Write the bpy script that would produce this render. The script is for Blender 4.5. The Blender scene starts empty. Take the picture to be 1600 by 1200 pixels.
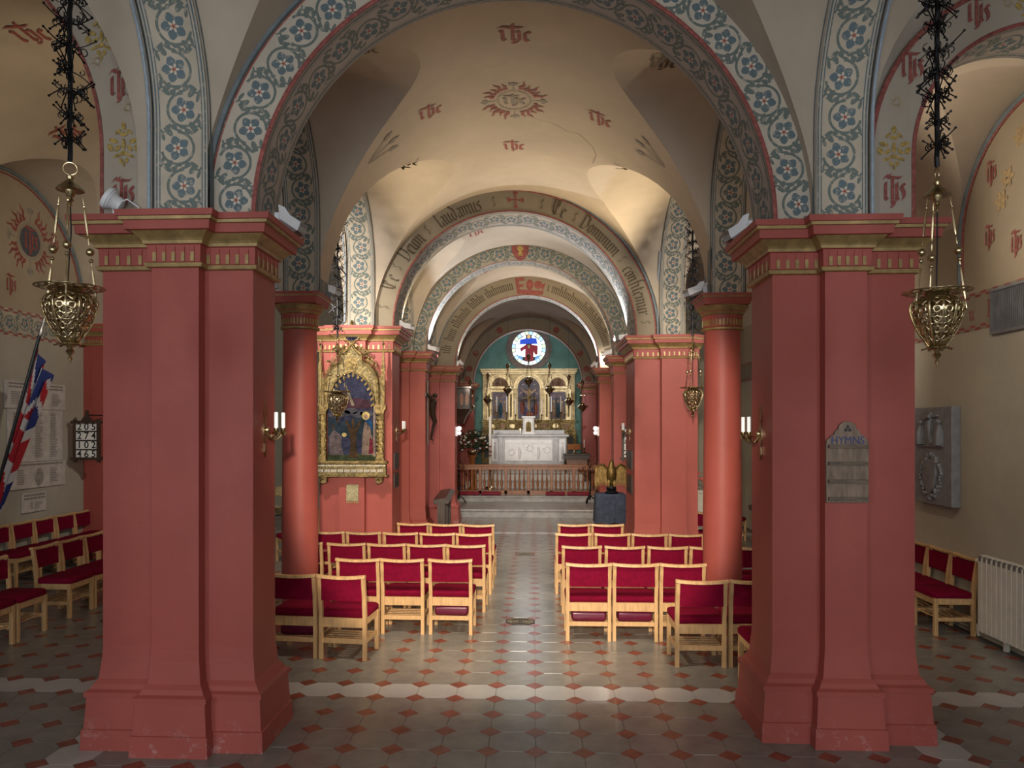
import bpy, bmesh, math, random
from math import sin, cos, pi, sqrt, atan2, radians, exp
from mathutils import Vector, Matrix
random.seed(7)
SC = bpy.context.scene
COL = SC.collection
# ------------------------------------------------------------------ camera
cam_d = bpy.data.cameras.new('camera'); CAM = bpy.data.objects.new('camera', cam_d); COL.objects.link(CAM)
CAM.location = (0, 0, 2.22); CAM.rotation_euler = (pi/2, 0, 0.044)
cam_d.sensor_width = 36; cam_d.lens = 26.26; cam_d.shift_x = 0.01125; cam_d.shift_y = 0.0434
cam_d.clip_start = .05; cam_d.clip_end = 200
SC.camera = CAM
# ------------------------------------------------------------------ view, world, large lights
SC.view_settings.view_transform = 'Standard'; SC.view_settings.look = 'None'
SC.view_settings.gamma = 1; SC.view_settings.use_curve_mapping = False
SC.view_settings.exposure = 0.25
W = bpy.data.worlds.new('world'); SC.world = W; W.use_nodes = True
W.node_tree.nodes['Background'].inputs[0].default_value = (.62, .70, .82, 1)
W.node_tree.nodes['Background'].inputs[1].default_value = .9
def area(name, loc, size, energy, col, rot=(0, 0, 0), sy=None, spread=None):
    l = bpy.data.lights.new(name, 'AREA'); l.energy = energy; l.color = col; l.size = size
    if sy: l.shape = 'RECTANGLE'; l.size_y = sy
    if spread: l.spread = spread
    o = bpy.data.objects.new(name, l); COL.objects.link(o); o.location = loc; o.rotation_euler = rot
    return o
def spot(name, loc, target, energy, col, angle=70, blend=.6, rad=.05):
    l = bpy.data.lights.new(name, 'SPOT'); l.energy = energy; l.color = col
    l.spot_size = radians(angle); l.spot_blend = blend; l.shadow_soft_size = rad
    o = bpy.data.objects.new(name, l); COL.objects.link(o); o.location = loc
    o.rotation_euler = (Vector(target)-Vector(loc)).to_track_quat('-Z', 'Y').to_euler()
    return o
def point(name, loc, energy, col, rad=.08):
    l = bpy.data.lights.new(name, 'POINT'); l.energy = energy; l.color = col; l.shadow_soft_size = rad
    o = bpy.data.objects.new(name, l); COL.objects.link(o); o.location = loc
    return o
DAY = (.90, .95, 1.0); WARM = (1.0, .80, .55); WHITE = (1.0, .91, .80)
# daylight through the three tall west windows behind the camera
for wx, ww in ((-.15, 2.4), (-5.0, 1.7), (3.6, 1.3)):
    area('west_window_daylight', (wx, -4.9, 3.1), ww, 150*ww/2.4, DAY, (pi/2, 0, 0), 3.2)
LIGHTS_HERE = 1
# ------------------------------------------------------------------ mesh helpers
class MB:
    def __init__(s): s.v = []; s.f = []; s.m = []; s.uv = {}
    def add(s, vs, fs, mi=0, uvs=None):
        b = len(s.v); s.v += [tuple(p) for p in vs]
        for f in fs: s.f.append(tuple(b+i for i in f)); s.m.append(mi)
        if uvs:
            for i, u in enumerate(uvs): s.uv[b+i] = u
    def box(s, x0, x1, y0, y1, z0, z1, mi=0, T=None):
        vs = [(x, y, z) for z in (z0, z1) for y in (y0, y1) for x in (x0, x1)]
        if T: vs = [T(p) for p in vs]
        s.add(vs, [(0, 2, 3, 1), (4, 5, 7, 6), (0, 1, 5, 4), (2, 6, 7, 3), (0, 4, 6, 2), (1, 3, 7, 5)], mi); return s
    def bar(s, a, b, w, h=None, mi=0, up=(0, 0, 1)):
        a = Vector(a); b = Vector(b); h = h or w; d = (b-a).normalized(); u = Vector(up)
        if abs(d.dot(u)) > .98: u = Vector((0, 1, 0))
        r = d.cross(u).normalized()*w/2; u = r.normalized().cross(d).normalized()*h/2
        vs = [a-r-u, a+r-u, a+r+u, a-r+u, b-r-u, b+r-u, b+r+u, b-r+u]
        s.add(vs, [(3, 2, 1, 0), (4, 5, 6, 7), (0, 1, 5, 4), (1, 2, 6, 5), (2, 3, 7, 6), (3, 0, 4, 7)], mi); return s
    def rings(s, rs, mi=0, closed=True, cap=(True, True), uvs=None):
        n = len(rs[0]); vs = [p for r in rs for p in r]; fs = []; 
        for i in range(len(rs)-1):
            for j in range(n if closed else n-1):
                k = (j+1) % n; fs.append((i*n+j, i*n+k, (i+1)*n+k, (i+1)*n+j))
        if closed and cap[0]: fs.append(tuple(range(n-1, -1, -1)))
        if closed and cap[1]: fs.append(tuple((len(rs)-1)*n+j for j in range(n)))
        s.add(vs, fs, mi, uvs); return s
    def lathe(s, prof, n=16, c=(0, 0, 0), mi=0, cap=(True, True), sx=1, sy=1):
        s.rings([[(c[0]+r*sx*cos(2*pi*j/n), c[1]+r*sy*sin(2*pi*j/n), c[2]+z) for j in range(n)] for r, z in prof], mi, True, cap); return s
    def tube(s, pts, r, n=6, mi=0, cap=True):
        P = [Vector(p) for p in pts]; R = r if isinstance(r, (list, tuple)) else [r]*len(P); rs = []
        t = (P[1]-P[0]).normalized(); u = t.orthogonal().normalized()
        for i, p in enumerate(P):
            if i == 0: t = P[1]-P[0]
            elif i == len(P)-1: t = P[-1]-P[-2]
            else: t = P[i+1]-P[i-1]
            if t.length < 1e-9: t = Vector((0, 0, 1))
            t.normalize(); u = u-t*u.dot(t)
            u = u.normalized() if u.length > 1e-6 else t.orthogonal().normalized()
            w = t.cross(u)
            rs.append([tuple(p+(u*cos(2*pi*j/n)+w*sin(2*pi*j/n))*R[i]) for j in range(n)])
        s.rings(rs, mi, True, (cap, cap)); return s
    def sph(s, c, r, n=10, m=6, mi=0, sc=(1, 1, 1)):
        prof = []
        for i in range(1, m): a = pi*i/m; prof.append((r*sin(a), -r*cos(a)))
        s.rings([[(c[0]+q*cos(2*pi*j/n)*sc[0], c[1]+q*sin(2*pi*j/n)*sc[1], c[2]+z*sc[2]) for j in range(n)] for q, z in prof], mi); return s
    def prism(s, poly, T, h0, h1, mi=0):
        "poly: 2-D outline; T(a,b,h) -> 3-D"
        n = len(poly); vs = [T(a, b, h0) for a, b in poly]+[T(a, b, h1) for a, b in poly]
        fs = [tuple(range(n-1, -1, -1)), tuple(range(n, 2*n))]+[(j, (j+1) % n, n+(j+1) % n, n+j) for j in range(n)]
        s.add(vs, fs, mi); return s
    def flat(s, poly, T, mi=0):
        s.add([T(a, b) for a, b in poly], [tuple(range(len(poly)))], mi); return s
    def grid(s, F, us, vs, mi=0, UV=None):
        pts = [F(u, v) for u in us for v in vs]; n = len(vs); fs = []
        for i in range(len(us)-1):
            for j in range(n-1): fs.append((i*n+j, i*n+j+1, (i+1)*n+j+1, (i+1)*n+j))
        s.add(pts, fs, mi, [UV(u, v) for u in us for v in vs] if UV else None); return s
    def spread(s, step=2.5e-5):
        "lift overlapping flat pieces of paint off each other by hundredths of a millimetre"
        for i, f in enumerate(s.f):
            a, b, c = (Vector(s.v[k]) for k in f[:3]); n = (b-a).cross(c-a)
            if n.length < 1e-12: continue
            n = n.normalized()*step*(i % 60)
            for k in f: s.v[k] = tuple(Vector(s.v[k])+n)
    def mesh(s, name, mats, smooth=False, recalc=True, ang=None):
        me = bpy.data.meshes.new(name); me.from_pydata(s.v, [], s.f)
        for m in (mats if isinstance(mats, (list, tuple)) else [mats]): me.materials.append(m)
        me.polygons.foreach_set('material_index', s.m)
        if smooth: me.polygons.foreach_set('use_smooth', [True]*len(s.f))
        if s.uv:
            ul = me.uv_layers.new(name='UVMap'); vi = [0]*len(me.loops); me.loops.foreach_get('vertex_index', vi)
            fl = []
            for i in vi: fl += list(s.uv.get(i, (0, 0)))
            ul.data.foreach_set('uv', fl)
        if recalc:
            bm = bmesh.new(); bm.from_mesh(me); bmesh.ops.recalc_face_normals(bm, faces=bm.faces); bm.to_mesh(me); bm.free()
        me.update()
        if ang is not None: me.set_sharp_from_angle(angle=radians(ang))
        return me
    def build(s, name, mats, parent=None, smooth=False, loc=None, rz=0, recalc=True, ang=None, bevel=0):
        if smooth and ang is None: ang = 40
        if not recalc and name not in ('painted_frieze', 'flag_cloth', 'foliage', 'inscription'): s.spread()
        o = bpy.data.objects.new(name, s.mesh(name, mats, smooth, recalc, ang)); COL.objects.link(o)
        if parent: o.parent = parent
        if loc: o.location = loc
        o.rotation_euler.z = rz
        if bevel:
            b = o.modifiers.new('bevel', 'BEVEL'); b.width = bevel; b.segments = 2; b.limit_method = 'ANGLE'; b.angle_limit = radians(40)
        return o
def empty(name, loc=(0, 0, 0), rz=0):
    o = bpy.data.objects.new(name, None); COL.objects.link(o); o.location = loc; o.rotation_euler.z = rz; o.empty_display_size = .1
    return o
def tag(o, label, cat=None, group=None, kind=None):
    o['label'] = label
    if cat: o['category'] = cat
    if group: o['group'] = group
    if kind: o['kind'] = kind
    return o
KIDS = {}
def copy_tree(o, parent=None):
    c = o.copy(); COL.objects.link(c); c.parent = parent
    for ch in o.children: copy_tree(ch, c)
    return c
def lin(a, b, n): return [a+(b-a)*i/n for i in range(n+1)]
def srgb(r, g, b):
    f = lambda c: ((c/255+.055)/1.055)**2.4 if c > 10 else c/255/12.92
    return (f(r), f(g), f(b))
# ------------------------------------------------------------------ materials
class E:
    def __init__(s, nt, k): s.nt = nt; s.k = k
    def _m(s, op, *a):
        n = s.nt.nodes.new('ShaderNodeMath'); n.operation = op
        for i, x in enumerate((s,)+a):
            if isinstance(x, E): s.nt.links.new(x.k, n.inputs[i])
            else: n.inputs[i].default_value = x
        return E(s.nt, n.outputs[0])
    def __add__(s, o): return s._m('ADD', o)
    def __sub__(s, o): return s._m('SUBTRACT', o)
    def __mul__(s, o): return s._m('MULTIPLY', o)
    def __truediv__(s, o): return s._m('DIVIDE', o)
    def lt(s, o): return s._m('LESS_THAN', o)
    def gt(s, o): return s._m('GREATER_THAN', o)
    def f(s, op, *a): return s._m(op, *a)
    def abs(s): return s._m('ABSOLUTE')
    def fract(s): return s._m('FRACT')
    def floor(s): return s._m('FLOOR')
    def within(s, a, b): return s.gt(a)*s.lt(b)
def newmat(name):
    m = bpy.data.materials.new(name); m.use_nodes = True; return m, m.node_tree, m.node_tree.nodes['Principled BSDF']
def colsock(nt, c):
    n = nt.nodes.new('ShaderNodeRGB'); n.outputs[0].default_value = (*c, 1); return n.outputs[0]
def mix(nt, fac, a, b, mode='MIX'):
    n = nt.nodes.new('ShaderNodeMix'); n.data_type = 'RGBA'; n.blend_type = mode
    for sock, x in ((n.inputs[0], fac), (n.inputs[6], a), (n.inputs[7], b)):
        if isinstance(x, E): nt.links.new(x.k, sock)
        elif isinstance(x, (int, float)): sock.default_value = x
        elif isinstance(x, tuple): sock.default_value = (*x, 1)
        else: nt.links.new(x, sock)
    return n.outputs[2]
def coords(nt, kind='Object'):
    if kind == 'World': return nt.nodes.new('ShaderNodeNewGeometry').outputs['Position']
    return nt.nodes.new('ShaderNodeTexCoord').outputs[kind]
def noise(nt, co, scale, detail=4, rough=.6, stretch=None):
    n = nt.nodes.new('ShaderNodeTexNoise'); n.inputs['Scale'].default_value = scale
    n.inputs['Detail'].default_value = detail; n.inputs['Roughness'].default_value = rough
    if stretch:
        mp = nt.nodes.new('ShaderNodeMapping'); mp.inputs['Scale'].default_value = stretch
        nt.links.new(co, mp.inputs[0]); co = mp.outputs[0]
    nt.links.new(co, n.inputs['Vector']); return E(nt, n.outputs[0])
def ramp(e, a, b):
    n = e.nt.nodes.new('ShaderNodeMapRange'); n.inputs[1].default_value = a; n.inputs[2].default_value = b
    e.nt.links.new(e.k, n.inputs[0]); return E(e.nt, n.outputs[0])
def bump(nt, b, h, strength, dist=.02):
    n = nt.nodes.new('ShaderNodeBump'); n.inputs['Strength'].default_value = strength; n.inputs['Distance'].default_value = dist
    nt.links.new(h.k, n.inputs['Height']); nt.links.new(n.outputs[0], b.inputs['Normal'])
def mat(name, c, rough=.6, metal=0, var=.15, scale=6, bmp=0, bscale=60, co='Object', stretch=None, spec=None, c2=None):
    m, nt, b = newmat(name); cc = coords(nt, co)
    n = noise(nt, cc, scale, 5, .62, stretch)
    d = c2 or tuple(x*(1-2*var) for x in c); l = tuple(min(1, x*(1+var)) for x in c) if not c2 else c
    nt.links.new(mix(nt, ramp(n, .3, .7), d, l), b.inputs['Base Color'])
    b.inputs['Roughness'].default_value = rough; b.inputs['Metallic'].default_value = metal
    if spec is not None: b.inputs['Specular IOR Level'].default_value = spec
    if bmp: bump(nt, b, noise(nt, cc, bscale, 3), bmp)
    return m
def emis(name, c, s):
    m, nt, b = newmat(name); b.inputs['Base Color'].default_value = (*c, 1)
    b.inputs['Emission Color'].default_value = (*c, 1); b.inputs['Emission Strength'].default_value = s; return m
BEIGE = (.50, .43, .33); SLATE = (.105, .15, .168); LEAFC = (.125, .155, .14); ROSE = (.30, .075, .055)
def plaster(name, c, flake=.0):
    m, nt, b = newmat(name); w = coords(nt, 'World')
    big = noise(nt, w, .9, 5, .6); mid = noise(nt, w, 7, 5, .65)
    col = mix(nt, ramp(big, .3, .72), tuple(x*.78 for x in c), c)
    col = mix(nt, ramp(mid, .35, .75)*.35, col, tuple(x*.74 for x in c))
    if flake:
        fl = ramp(noise(nt, w, 14, 6, .75), .66, .69)*ramp(noise(nt, w, 1.1, 2), .55, .66)
        col = mix(nt, fl*flake, col, (.75, .72, .68))
    nt.links.new(col, b.inputs['Base Color']); b.inputs['Roughness'].default_value = .78
    bump(nt, b, noise(nt, w, 22, 4), .12, .01); return m
def band(name, hw, bg=BEIGE, edges=(), per=.26, amp=.022, k=1.0, dark=1.0, flower=True):
    "painted stencil of five-petal flowers in scrolls: UV u = metres along, v = metres across (0 = middle)"
    m, nt, b = newmat(name)
    uv = nt.nodes.new('ShaderNodeUVMap'); sx = nt.nodes.new('ShaderNodeSeparateXYZ'); nt.links.new(uv.outputs[0], sx.inputs[0])
    u = E(nt, sx.outputs[0]); v = E(nt, sx.outputs[1]); w = coords(nt, 'World')
    col = mix(nt, ramp(noise(nt, w, 5, 5), .3, .7), tuple(x*.8 for x in bg), bg)
    wear = ramp(noise(nt, w, 26, 5, .7), .28, .46)
    bl = tuple(x*dark for x in SLATE); gr = tuple(x*dark for x in LEAFC)
    if flower:
        s = u/per; c = s.floor(); al = (c*.5).fract()*4-1            # -1 / +1
        px = (s.fract()-.5)*per; py = v-al*amp
        r = (px*px+py*py).f('SQRT'); th = py.f('ARCTAN2', px)
        # scroll ring open on one side, with a curl and leaves at each junction
        ring = (r-.110*k).abs().lt(.0095*k)*((th+al*.9).f('COSINE')).gt(-.62)
        col = mix(nt, ring*wear, col, gr)
        ax = px.abs()-per/2
        for oy, ox, sa, ca, a1, b1 in ((.086, .012, .6, .8, .044, .020), (-.10, .0, -.7, .71, .048, .018), (.03, .0, .9, .42, .046, .012), (-.045, .006, .2, .98, .032, .020), (.122, .05, .3, .95, .03, .012), (-.125, -.035, -.3, .95, .03, .012)):
            dx = ax+ox*k; dy = v*al*1.0-oy*k
            e1 = dx*ca+dy*sa; e2 = dy*ca-dx*sa
            q = (e1*e1)/(a1*a1*k*k)+(e2*e2)/(b1*b1*k*k)
            col = mix(nt, q.lt(1.0)*wear, col, gr)
        cu = ((ax*ax+(v*al-.118*k)*(v*al-.118*k)).f('SQRT')-.02*k).abs().lt(.0065*k)
        col = mix(nt, cu*wear, col, gr)
        pet = r.lt((th*5+1.5708).f('COSINE')*.012*k+.073*k)
        nick = ((th*5+1.5708).f('COSINE')+r*(-1.6)).gt(-1.06)
        col = mix(nt, pet*nick*wear, col, bl)
        col = mix(nt, r.lt((th*5-1.6).f('COSINE')*.011*k+.027*k), col, tuple(x*1.1 for x in bg))
        col = mix(nt, r.lt((th*5+1.5).f('COSINE')*.005*k+.013*k), col, ROSE)
    av = v.abs()
    for lo, hi, cc in edges: col = mix(nt, av.within(lo, hi)*wear, col, cc)
    fl = ramp(noise(nt, w, 30, 5, .8), .70, .72)*ramp(noise(nt, w, 1.7, 2), .56, .64)
    col = mix(nt, fl, col, (.78, .76, .72))
    nt.links.new(col, b.inputs['Base Color']); b.inputs['Roughness'].default_value = .75
    return m
def redpaint():
    m, nt, b = newmat('red paint'); w = coords(nt, 'World'); c = (.365, .084, .066)
    n1 = noise(nt, w, 1.6, 5, .6); n2 = noise(nt, w, 9, 5, .7)
    col = mix(nt, ramp(n1, .3, .7), (.31, .068, .052), c)
    col = mix(nt, ramp(n2, .4, .8)*.3, col, (.26, .062, .052))
    z = nt.nodes.new('ShaderNodeSeparateXYZ'); nt.links.new(w, z.inputs[0]); zz = E(nt, z.outputs[2])
    low = ramp(zz, .24, .02)*ramp(noise(nt, w, 9, 6, .8), .55, .60)*ramp(noise(nt, w, 1.3, 2), .46, .56)
    col = mix(nt, low*.55, col, (.50, .30, .28))
    nick = ramp(noise(nt, w, 34, 4, .8), .745, .755)
    col = mix(nt, nick*.6, col, (.6, .48, .45))
    nt.links.new(col, b.inputs['Base Color']); b.inputs['Roughness'].default_value = .5; b.inputs['Specular IOR Level'].default_value = .3
    bump(nt, b, noise(nt, w, 30, 4), .08, .01); return m
RED = redpaint()
GOLDP = mat('gold paint', (.36, .25, .10), .42, .35, .2, 12, co='World')
VAULT = plaster('vault plaster', (.52, .44, .34), .0)
VAULTF = plaster('flaking vault plaster', (.52, .44, .34), .9)
WALLR = plaster('tan wall plaster', (.45, .41, .315)); WALLL = plaster('grey wall plaster', (.42, .385, .31))
LUNETTE = plaster('ochre lunette plaster', (.40, .33, .23)); SPANF = plaster('arch face plaster', (.46, .405, .33))
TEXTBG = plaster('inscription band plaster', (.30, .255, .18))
GREENW = mat('green wall paint', (.085, .20, .165), .7, 0, .1, 3, co='World')
PRED = mat('stencil red', (.30, .085, .07), .75, 0, .25, 30, co='World'); PBROWN = mat('stencil brown', (.10, .075, .045), .75, 0, .25, 30, co='World')
PBLUE = mat('stencil slate', (.12, .17, .20), .75, 0, .2, 30, co='World'); PYEL = mat('stencil ochre', (.46, .32, .09), .75, 0, .3, 40, co='World')
PGREY = mat('stencil grey', (.28, .25, .21), .75, 0, .2, 30, co='World'); MOULD = mat('slate blue moulding', (.155, .19, .205), .7, 0, .15, 10, co='World')
DARKRED = mat('dark red moulding', (.12, .035, .03), .7, 0, .15, 10, co='World')
EDG = ((.142, .150, SLATE), (.158, .166, SLATE))
B_SOFF = band('arcade soffit stencil', .18, edges=((.140, .149, SLATE), (.160, .172, SLATE), (.180, .19, SLATE)))
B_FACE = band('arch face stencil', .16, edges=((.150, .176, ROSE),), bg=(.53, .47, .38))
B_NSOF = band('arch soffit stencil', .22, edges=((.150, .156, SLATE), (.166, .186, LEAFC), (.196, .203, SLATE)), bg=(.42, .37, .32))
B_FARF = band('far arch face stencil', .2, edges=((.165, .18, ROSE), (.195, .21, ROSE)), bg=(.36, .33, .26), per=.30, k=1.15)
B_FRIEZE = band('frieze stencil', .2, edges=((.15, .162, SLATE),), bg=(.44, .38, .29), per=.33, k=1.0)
# ================================================================== STRUCTURE
ZS = 3.68                                    # height of every capital
TAB = [(-6, -5.7), (2.9, 3.2), (5.12, 5.45), (5.56, 5.95), (8.1, 8.39), (10.71, 11.95), (11.31, 13.05), (14.24, 15.2), (14.7, 15.7), (17.5, 18.2), (17.95, 18.65), (24.1, 24.3), (26.2, 26.3)]
def RT(t):
    for (a, b), (c, d) in zip(TAB, TAB[1:]):
        if t <= c: return b+(d-b)*(t-a)/(c-a)
    return t+TAB[-1][1]-TAB[-1][0]
def SY(x, t):
    k = min(1, max(0, (x+2.5)/4.7)); return t+k*(RT(t)-t)
def struct(o, label, cat=None): return tag(o, label, cat, kind='structure')
# ---- arches across (path in x,z) --------------------------------------------------
def arch_path(r, stilt, n=40):
    "list of (dx, dz, s-angle length factor) from left foot to right foot"
    P = [(-r, stilt*i/3) for i in range(3)]
    P += [(-r*cos(pi*i/n), stilt+r*sin(pi*i/n)) for i in range(n+1)]
    P += [(r, stilt*(2-i)/3) for i in range(3)] if stilt else []
    return P[3:] if not stilt else P
def arclen(P):
    L = [0]
    for a, b in zip(P, P[1:]): L.append(L[-1]+math.hypot(b[0]-a[0], b[1]-a[1]))
    return L
def cross_arch(name, label, cx, zb, stilt, r0, r1, t0, t1, mface, msoff, mould=None, proud=.03, n=44, sy=SY, edge=None):
    root = struct(empty(name, (cx, sy(cx, t0), zb)), label, 'arch')
    base = Vector(root.location)
    rm = (r0+r1)/2; Pm = arch_path(rm, stilt, n); L = arclen(Pm); N = len(Pm); mid = L[-1]/2
    def pos(i, r, t, off=0):
        dx, dz = arch_path(r, stilt, n)[i]
        x = cx+dx; return (x-base.x, sy(x, t)+off-base.y, zb+dz-base.z)
    paths = {}
    def pos(i, r, t, off=0):
        if r not in paths: paths[r] = arch_path(r, stilt, n)
        dx, dz = paths[r][i]; x = cx+dx
        return (x-base.x, sy(x, t)+off-base.y, zb+dz-base.z)
    b = MB(); b.grid(lambda i, r: pos(int(i), r, t0), range(N), [r0, rm, r1], 0, lambda i, r: (L[int(i)]-mid, r-rm))
    b.build('archivolt', mface, root)
    Ps = arch_path(r0, stilt, n); Ls = arclen(Ps); dep = sy(cx, t1)-sy(cx, t0)
    b = MB(); b.grid(lambda i, k: pos(int(i), r0, t0+(t1-t0)*k), range(N), [0, .5, 1], 0, lambda i, k: (Ls[int(i)]-Ls[-1]/2, (k-.5)*.42))
    b.build('soffit', msoff, root, smooth=True)
    b = MB(); b.grid(lambda i, r: pos(int(i), r, t1), range(N), [r0, r1], 0); b.build('arch_back', VAULT, root)
    if mould:
        for rr, w, mm, pr in mould:
            b = MB()
            prof = [(rr, 0), (rr, -pr), (rr+w*.5, -pr*1.3), (rr+w, -pr), (rr+w, 0)]
            for a, c in zip(prof, prof[1:]):
                b.grid(lambda i, q: pos(int(i), q[0], t0, q[1]), range(N), [a, c])
            b.build('moulding', mm, root, smooth=True)
    root['_'] = 0; del root['_']
    return root, base
# ---- arcade arches along the nave (path in t,z) ----------------------------------------
def arcade_arch(label, xa, xb, ta, tb, zc, name='arcade_arch', msoff=None):
    tc = (ta+tb)/2; r = (tb-ta)/2; st = zc-ZS
    xm = (xa+xb)/2; root = struct(empty(name, (xm, SY(xm, tc), ZS)), label, 'arch'); base = Vector(root.location)
    P = arch_path(r, st, 30); L = arclen(P); N = len(P)
    def pos(i, x, g=0):
        dx, dz = P[i]
        if g:
            if 2 < i < N-3:
                a = pi*(i-3)/30 if st else pi*i/30
                dx, dz = -(r+g)*cos(a), st+(r+g)*sin(a)
            else: dx = -(r+g) if i < N/2 else r+g
        return (x-base.x, SY(x, tc+dx)-base.y, dz)
    b = MB(); b.grid(lambda i, x: pos(int(i), x), range(N), [xa, xm, xb], 0, lambda i, x: (L[int(i)], x-xm))
    b.build('soffit', msoff or B_SOFF, root, smooth=True)
    for x, sg in ((xa, -1), (xb, 1)):
        b = MB(); b.grid(lambda i, g: pos(int(i), x+sg*(.015 if g < .05 else 0), g), range(N), [0, .04, .05, .21], 0)
        b.build('archivolt', MOULD if sg*(xm) < 0 else MOULD, root)
    return root
# ---- vaults ---------------------------------------------------------------------------
def vault(name, label, cx, R, zs, t0, t1, lun, material, sy=SY, nphi=12, step=.35, ext=.06):
    "lun: {-1: [(ta,tb,zc)], 1: [...]}"
    base = Vector((cx, sy(cx, (t0+t1)/2), zs)); root = struct(empty(name, base), label, 'ceiling')
    bar = MB()
    for sg in (-1, 1):
        sl = []; cur = t0
        for (ta, tb, zc) in sorted((a-.025, c+.025, z) for a, c, z in lun.get(sg, [])):
            n = max(1, int((ta-cur)/step)); sl += [(t, zs) for t in lin(cur, ta, n)]
            r = (tb-ta)/2; tc = (ta+tb)/2
            crv = [(tc-r*cos(pi*i/28), zc+r*sin(pi*i/28)) for i in range(29)]
            sl += [None]+crv+[None]; cur = tb
            q = [(ta, z) for z in lin(min(zs, ZS), zc, 4)[:-1]]+crv+[(tb, z) for z in lin(zc, min(zs, ZS), 4)[1:]]
            def F(k, e, q=q):
                t, z = q[int(k)]; s = max(0, min(.985, (z-zs)/R)); xg = R*sqrt(1-s*s); x = cx+sg*(R+ext+(xg-R-ext)*e)
                zz = max(z, zs) if False else z
                return (x-base.x, sy(x, t)-base.y, z-base.z)
            b = MB(); b.grid(F, range(len(q)), lin(0, 1, 5)); b.build('lunette_vault', material, root, smooth=True)
        n = max(1, int((t1-cur)/step)); sl += [(t, zs) for t in lin(cur, t1, n)]
        run = []
        def flush():
            if len(run) > 1:
                rr = list(run)
                def F(k, e):
                    t, z = rr[int(k)]; p0 = math.asin(max(0, min(.985, (z-zs)/R))); ph = max(p0, pi/2*e)
                    x = cx+sg*R*cos(ph); return (x-base.x, sy(x, t)-base.y, R*sin(ph))
                bar.grid(F, range(len(rr)), lin(0, 1, nphi*2))
            run.clear()
        for s in sl:
            if s is None: flush()
            else: run.append(s)
        flush()
    bar.build('barrel', material, root, smooth=True)
    return root
# ---- piers ------------------------------------------------------------------------------
def cross_ring(M_, Pq, e, z, O):
    x0, x1, y0, y1 = M_; a0, a1, b0, b1 = Pq
    x0 -= e; x1 += e; y0 -= e; y1 += e; a0 -= e; a1 += e; b0 -= e; b1 += e
    pts = [(x0, y0), (a0, y0), (a0, b0), (a1, b0), (a1, y0), (x1, y0), (x1, y1), (a1, y1), (a1, b1), (a0, b1), (a0, y1), (x0, y1)]
    return [(x-O[0], y-O[1], z-O[2]) for x, y in pts]
CAP = [(3.32, .0, 0), (3.325, .03, 1), (3.35, .038, 1), (3.36, .018, 0), (3.475, .022, 0), (3.48, .04, 0), (3.50, .045, 1), (3.515, .055, 1), (3.555, .10, 1), (3.558, .125, 0), (3.615, .13, 0), (3.618, .148, 1), (3.638, .152, 1), (3.64, .165, 0), (3.68, .17, 0)]
BASE = [(0, .105, 0), (.14, .10, 0), (.145, .088, 0), (.355, .075, 0), (.36, .088, 0), (.395, .088, 0), (.41, .06, 0), (.44, .045, 0), (.47, .02, 0), (.62, .004, 0), (.7, 0, 0)]
def pier(name, label, Mx, Px, zt=ZS, z0=0, cap=True, tongues=True):
    O = ((Mx[0]+Mx[1])/2, (Mx[2]+Mx[3])/2, z0); root = struct(empty(name, O), label, 'pier')
    b = MB(); b.rings([cross_ring(Mx, Px, e, z+z0, O) for z, e, _ in BASE], 0, True, (True, False)); b.build('base', RED, root)
    b = MB(); b.rings([cross_ring(Mx, Px, 0, z, O) for z in (z0+.7, zt-.36)], 0, True, (False, False)); b.build('shaft', RED, root)
    b = MB(); dz = zt-ZS
    for (za, ea, ma), (zb, eb, mb) in zip(CAP, CAP[1:]):
        b.rings([cross_ring(Mx, Px, ea, za+dz, O), cross_ring(Mx, Px, eb, zb+dz, O)], mb, True, (False, zb == 3.68))
    b.build('capital', [RED, GOLDP], root)
    if tongues:
        b = MB(); x0, x1, y0, y1 = Mx; a0, a1, b0, b1 = Px; e = .022
        def run(p, q, nrm, n):
            for i in range(n):
                f = (i+.5)/n; cx_, cy_ = p[0]+(q[0]-p[0])*f, p[1]+(q[1]-p[1])*f
                tx, ty = (q[0]-p[0]), (q[1]-p[1]); l = math.hypot(tx, ty); tx /= l; ty /= l; w = .012
                for za, zb, mi, d in ((3.362, 3.425, 1, .007), (3.425, 3.465, 0, .006)):
                    vs = [(cx_+tx*s*w+nrm[0]*(e+dd)-O[0], cy_+ty*s*w+nrm[1]*(e+dd)-O[1], z+dz-O[2]) for z in (za, zb) for s in (-1, 1) for dd in (0, d)]
                    b.add(vs, [(1, 3, 7, 5), (0, 1, 5, 4), (2, 3, 7, 6), (0, 1, 3, 2), (4, 5, 7, 6)], mi)
        run((x0, y0), (a0, y0), (0, -1), 5); run((a0, b0), (a1, b0), (0, -1), 5); run((a1, y0), (x1, y0), (0, -1), 5)
        run((x1, y0), (x1, y1), (1, 0), max(5, int((y1-y0)/.09))); run((x0, y0), (x0, y1), (-1, 0), max(5, int((y1-y0)/.09)))
        tag(b.build('gilded_tongues', [RED, GOLDP], root), 'small gilded tongues around the capital neck', kind='stuff')
    return root
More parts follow.
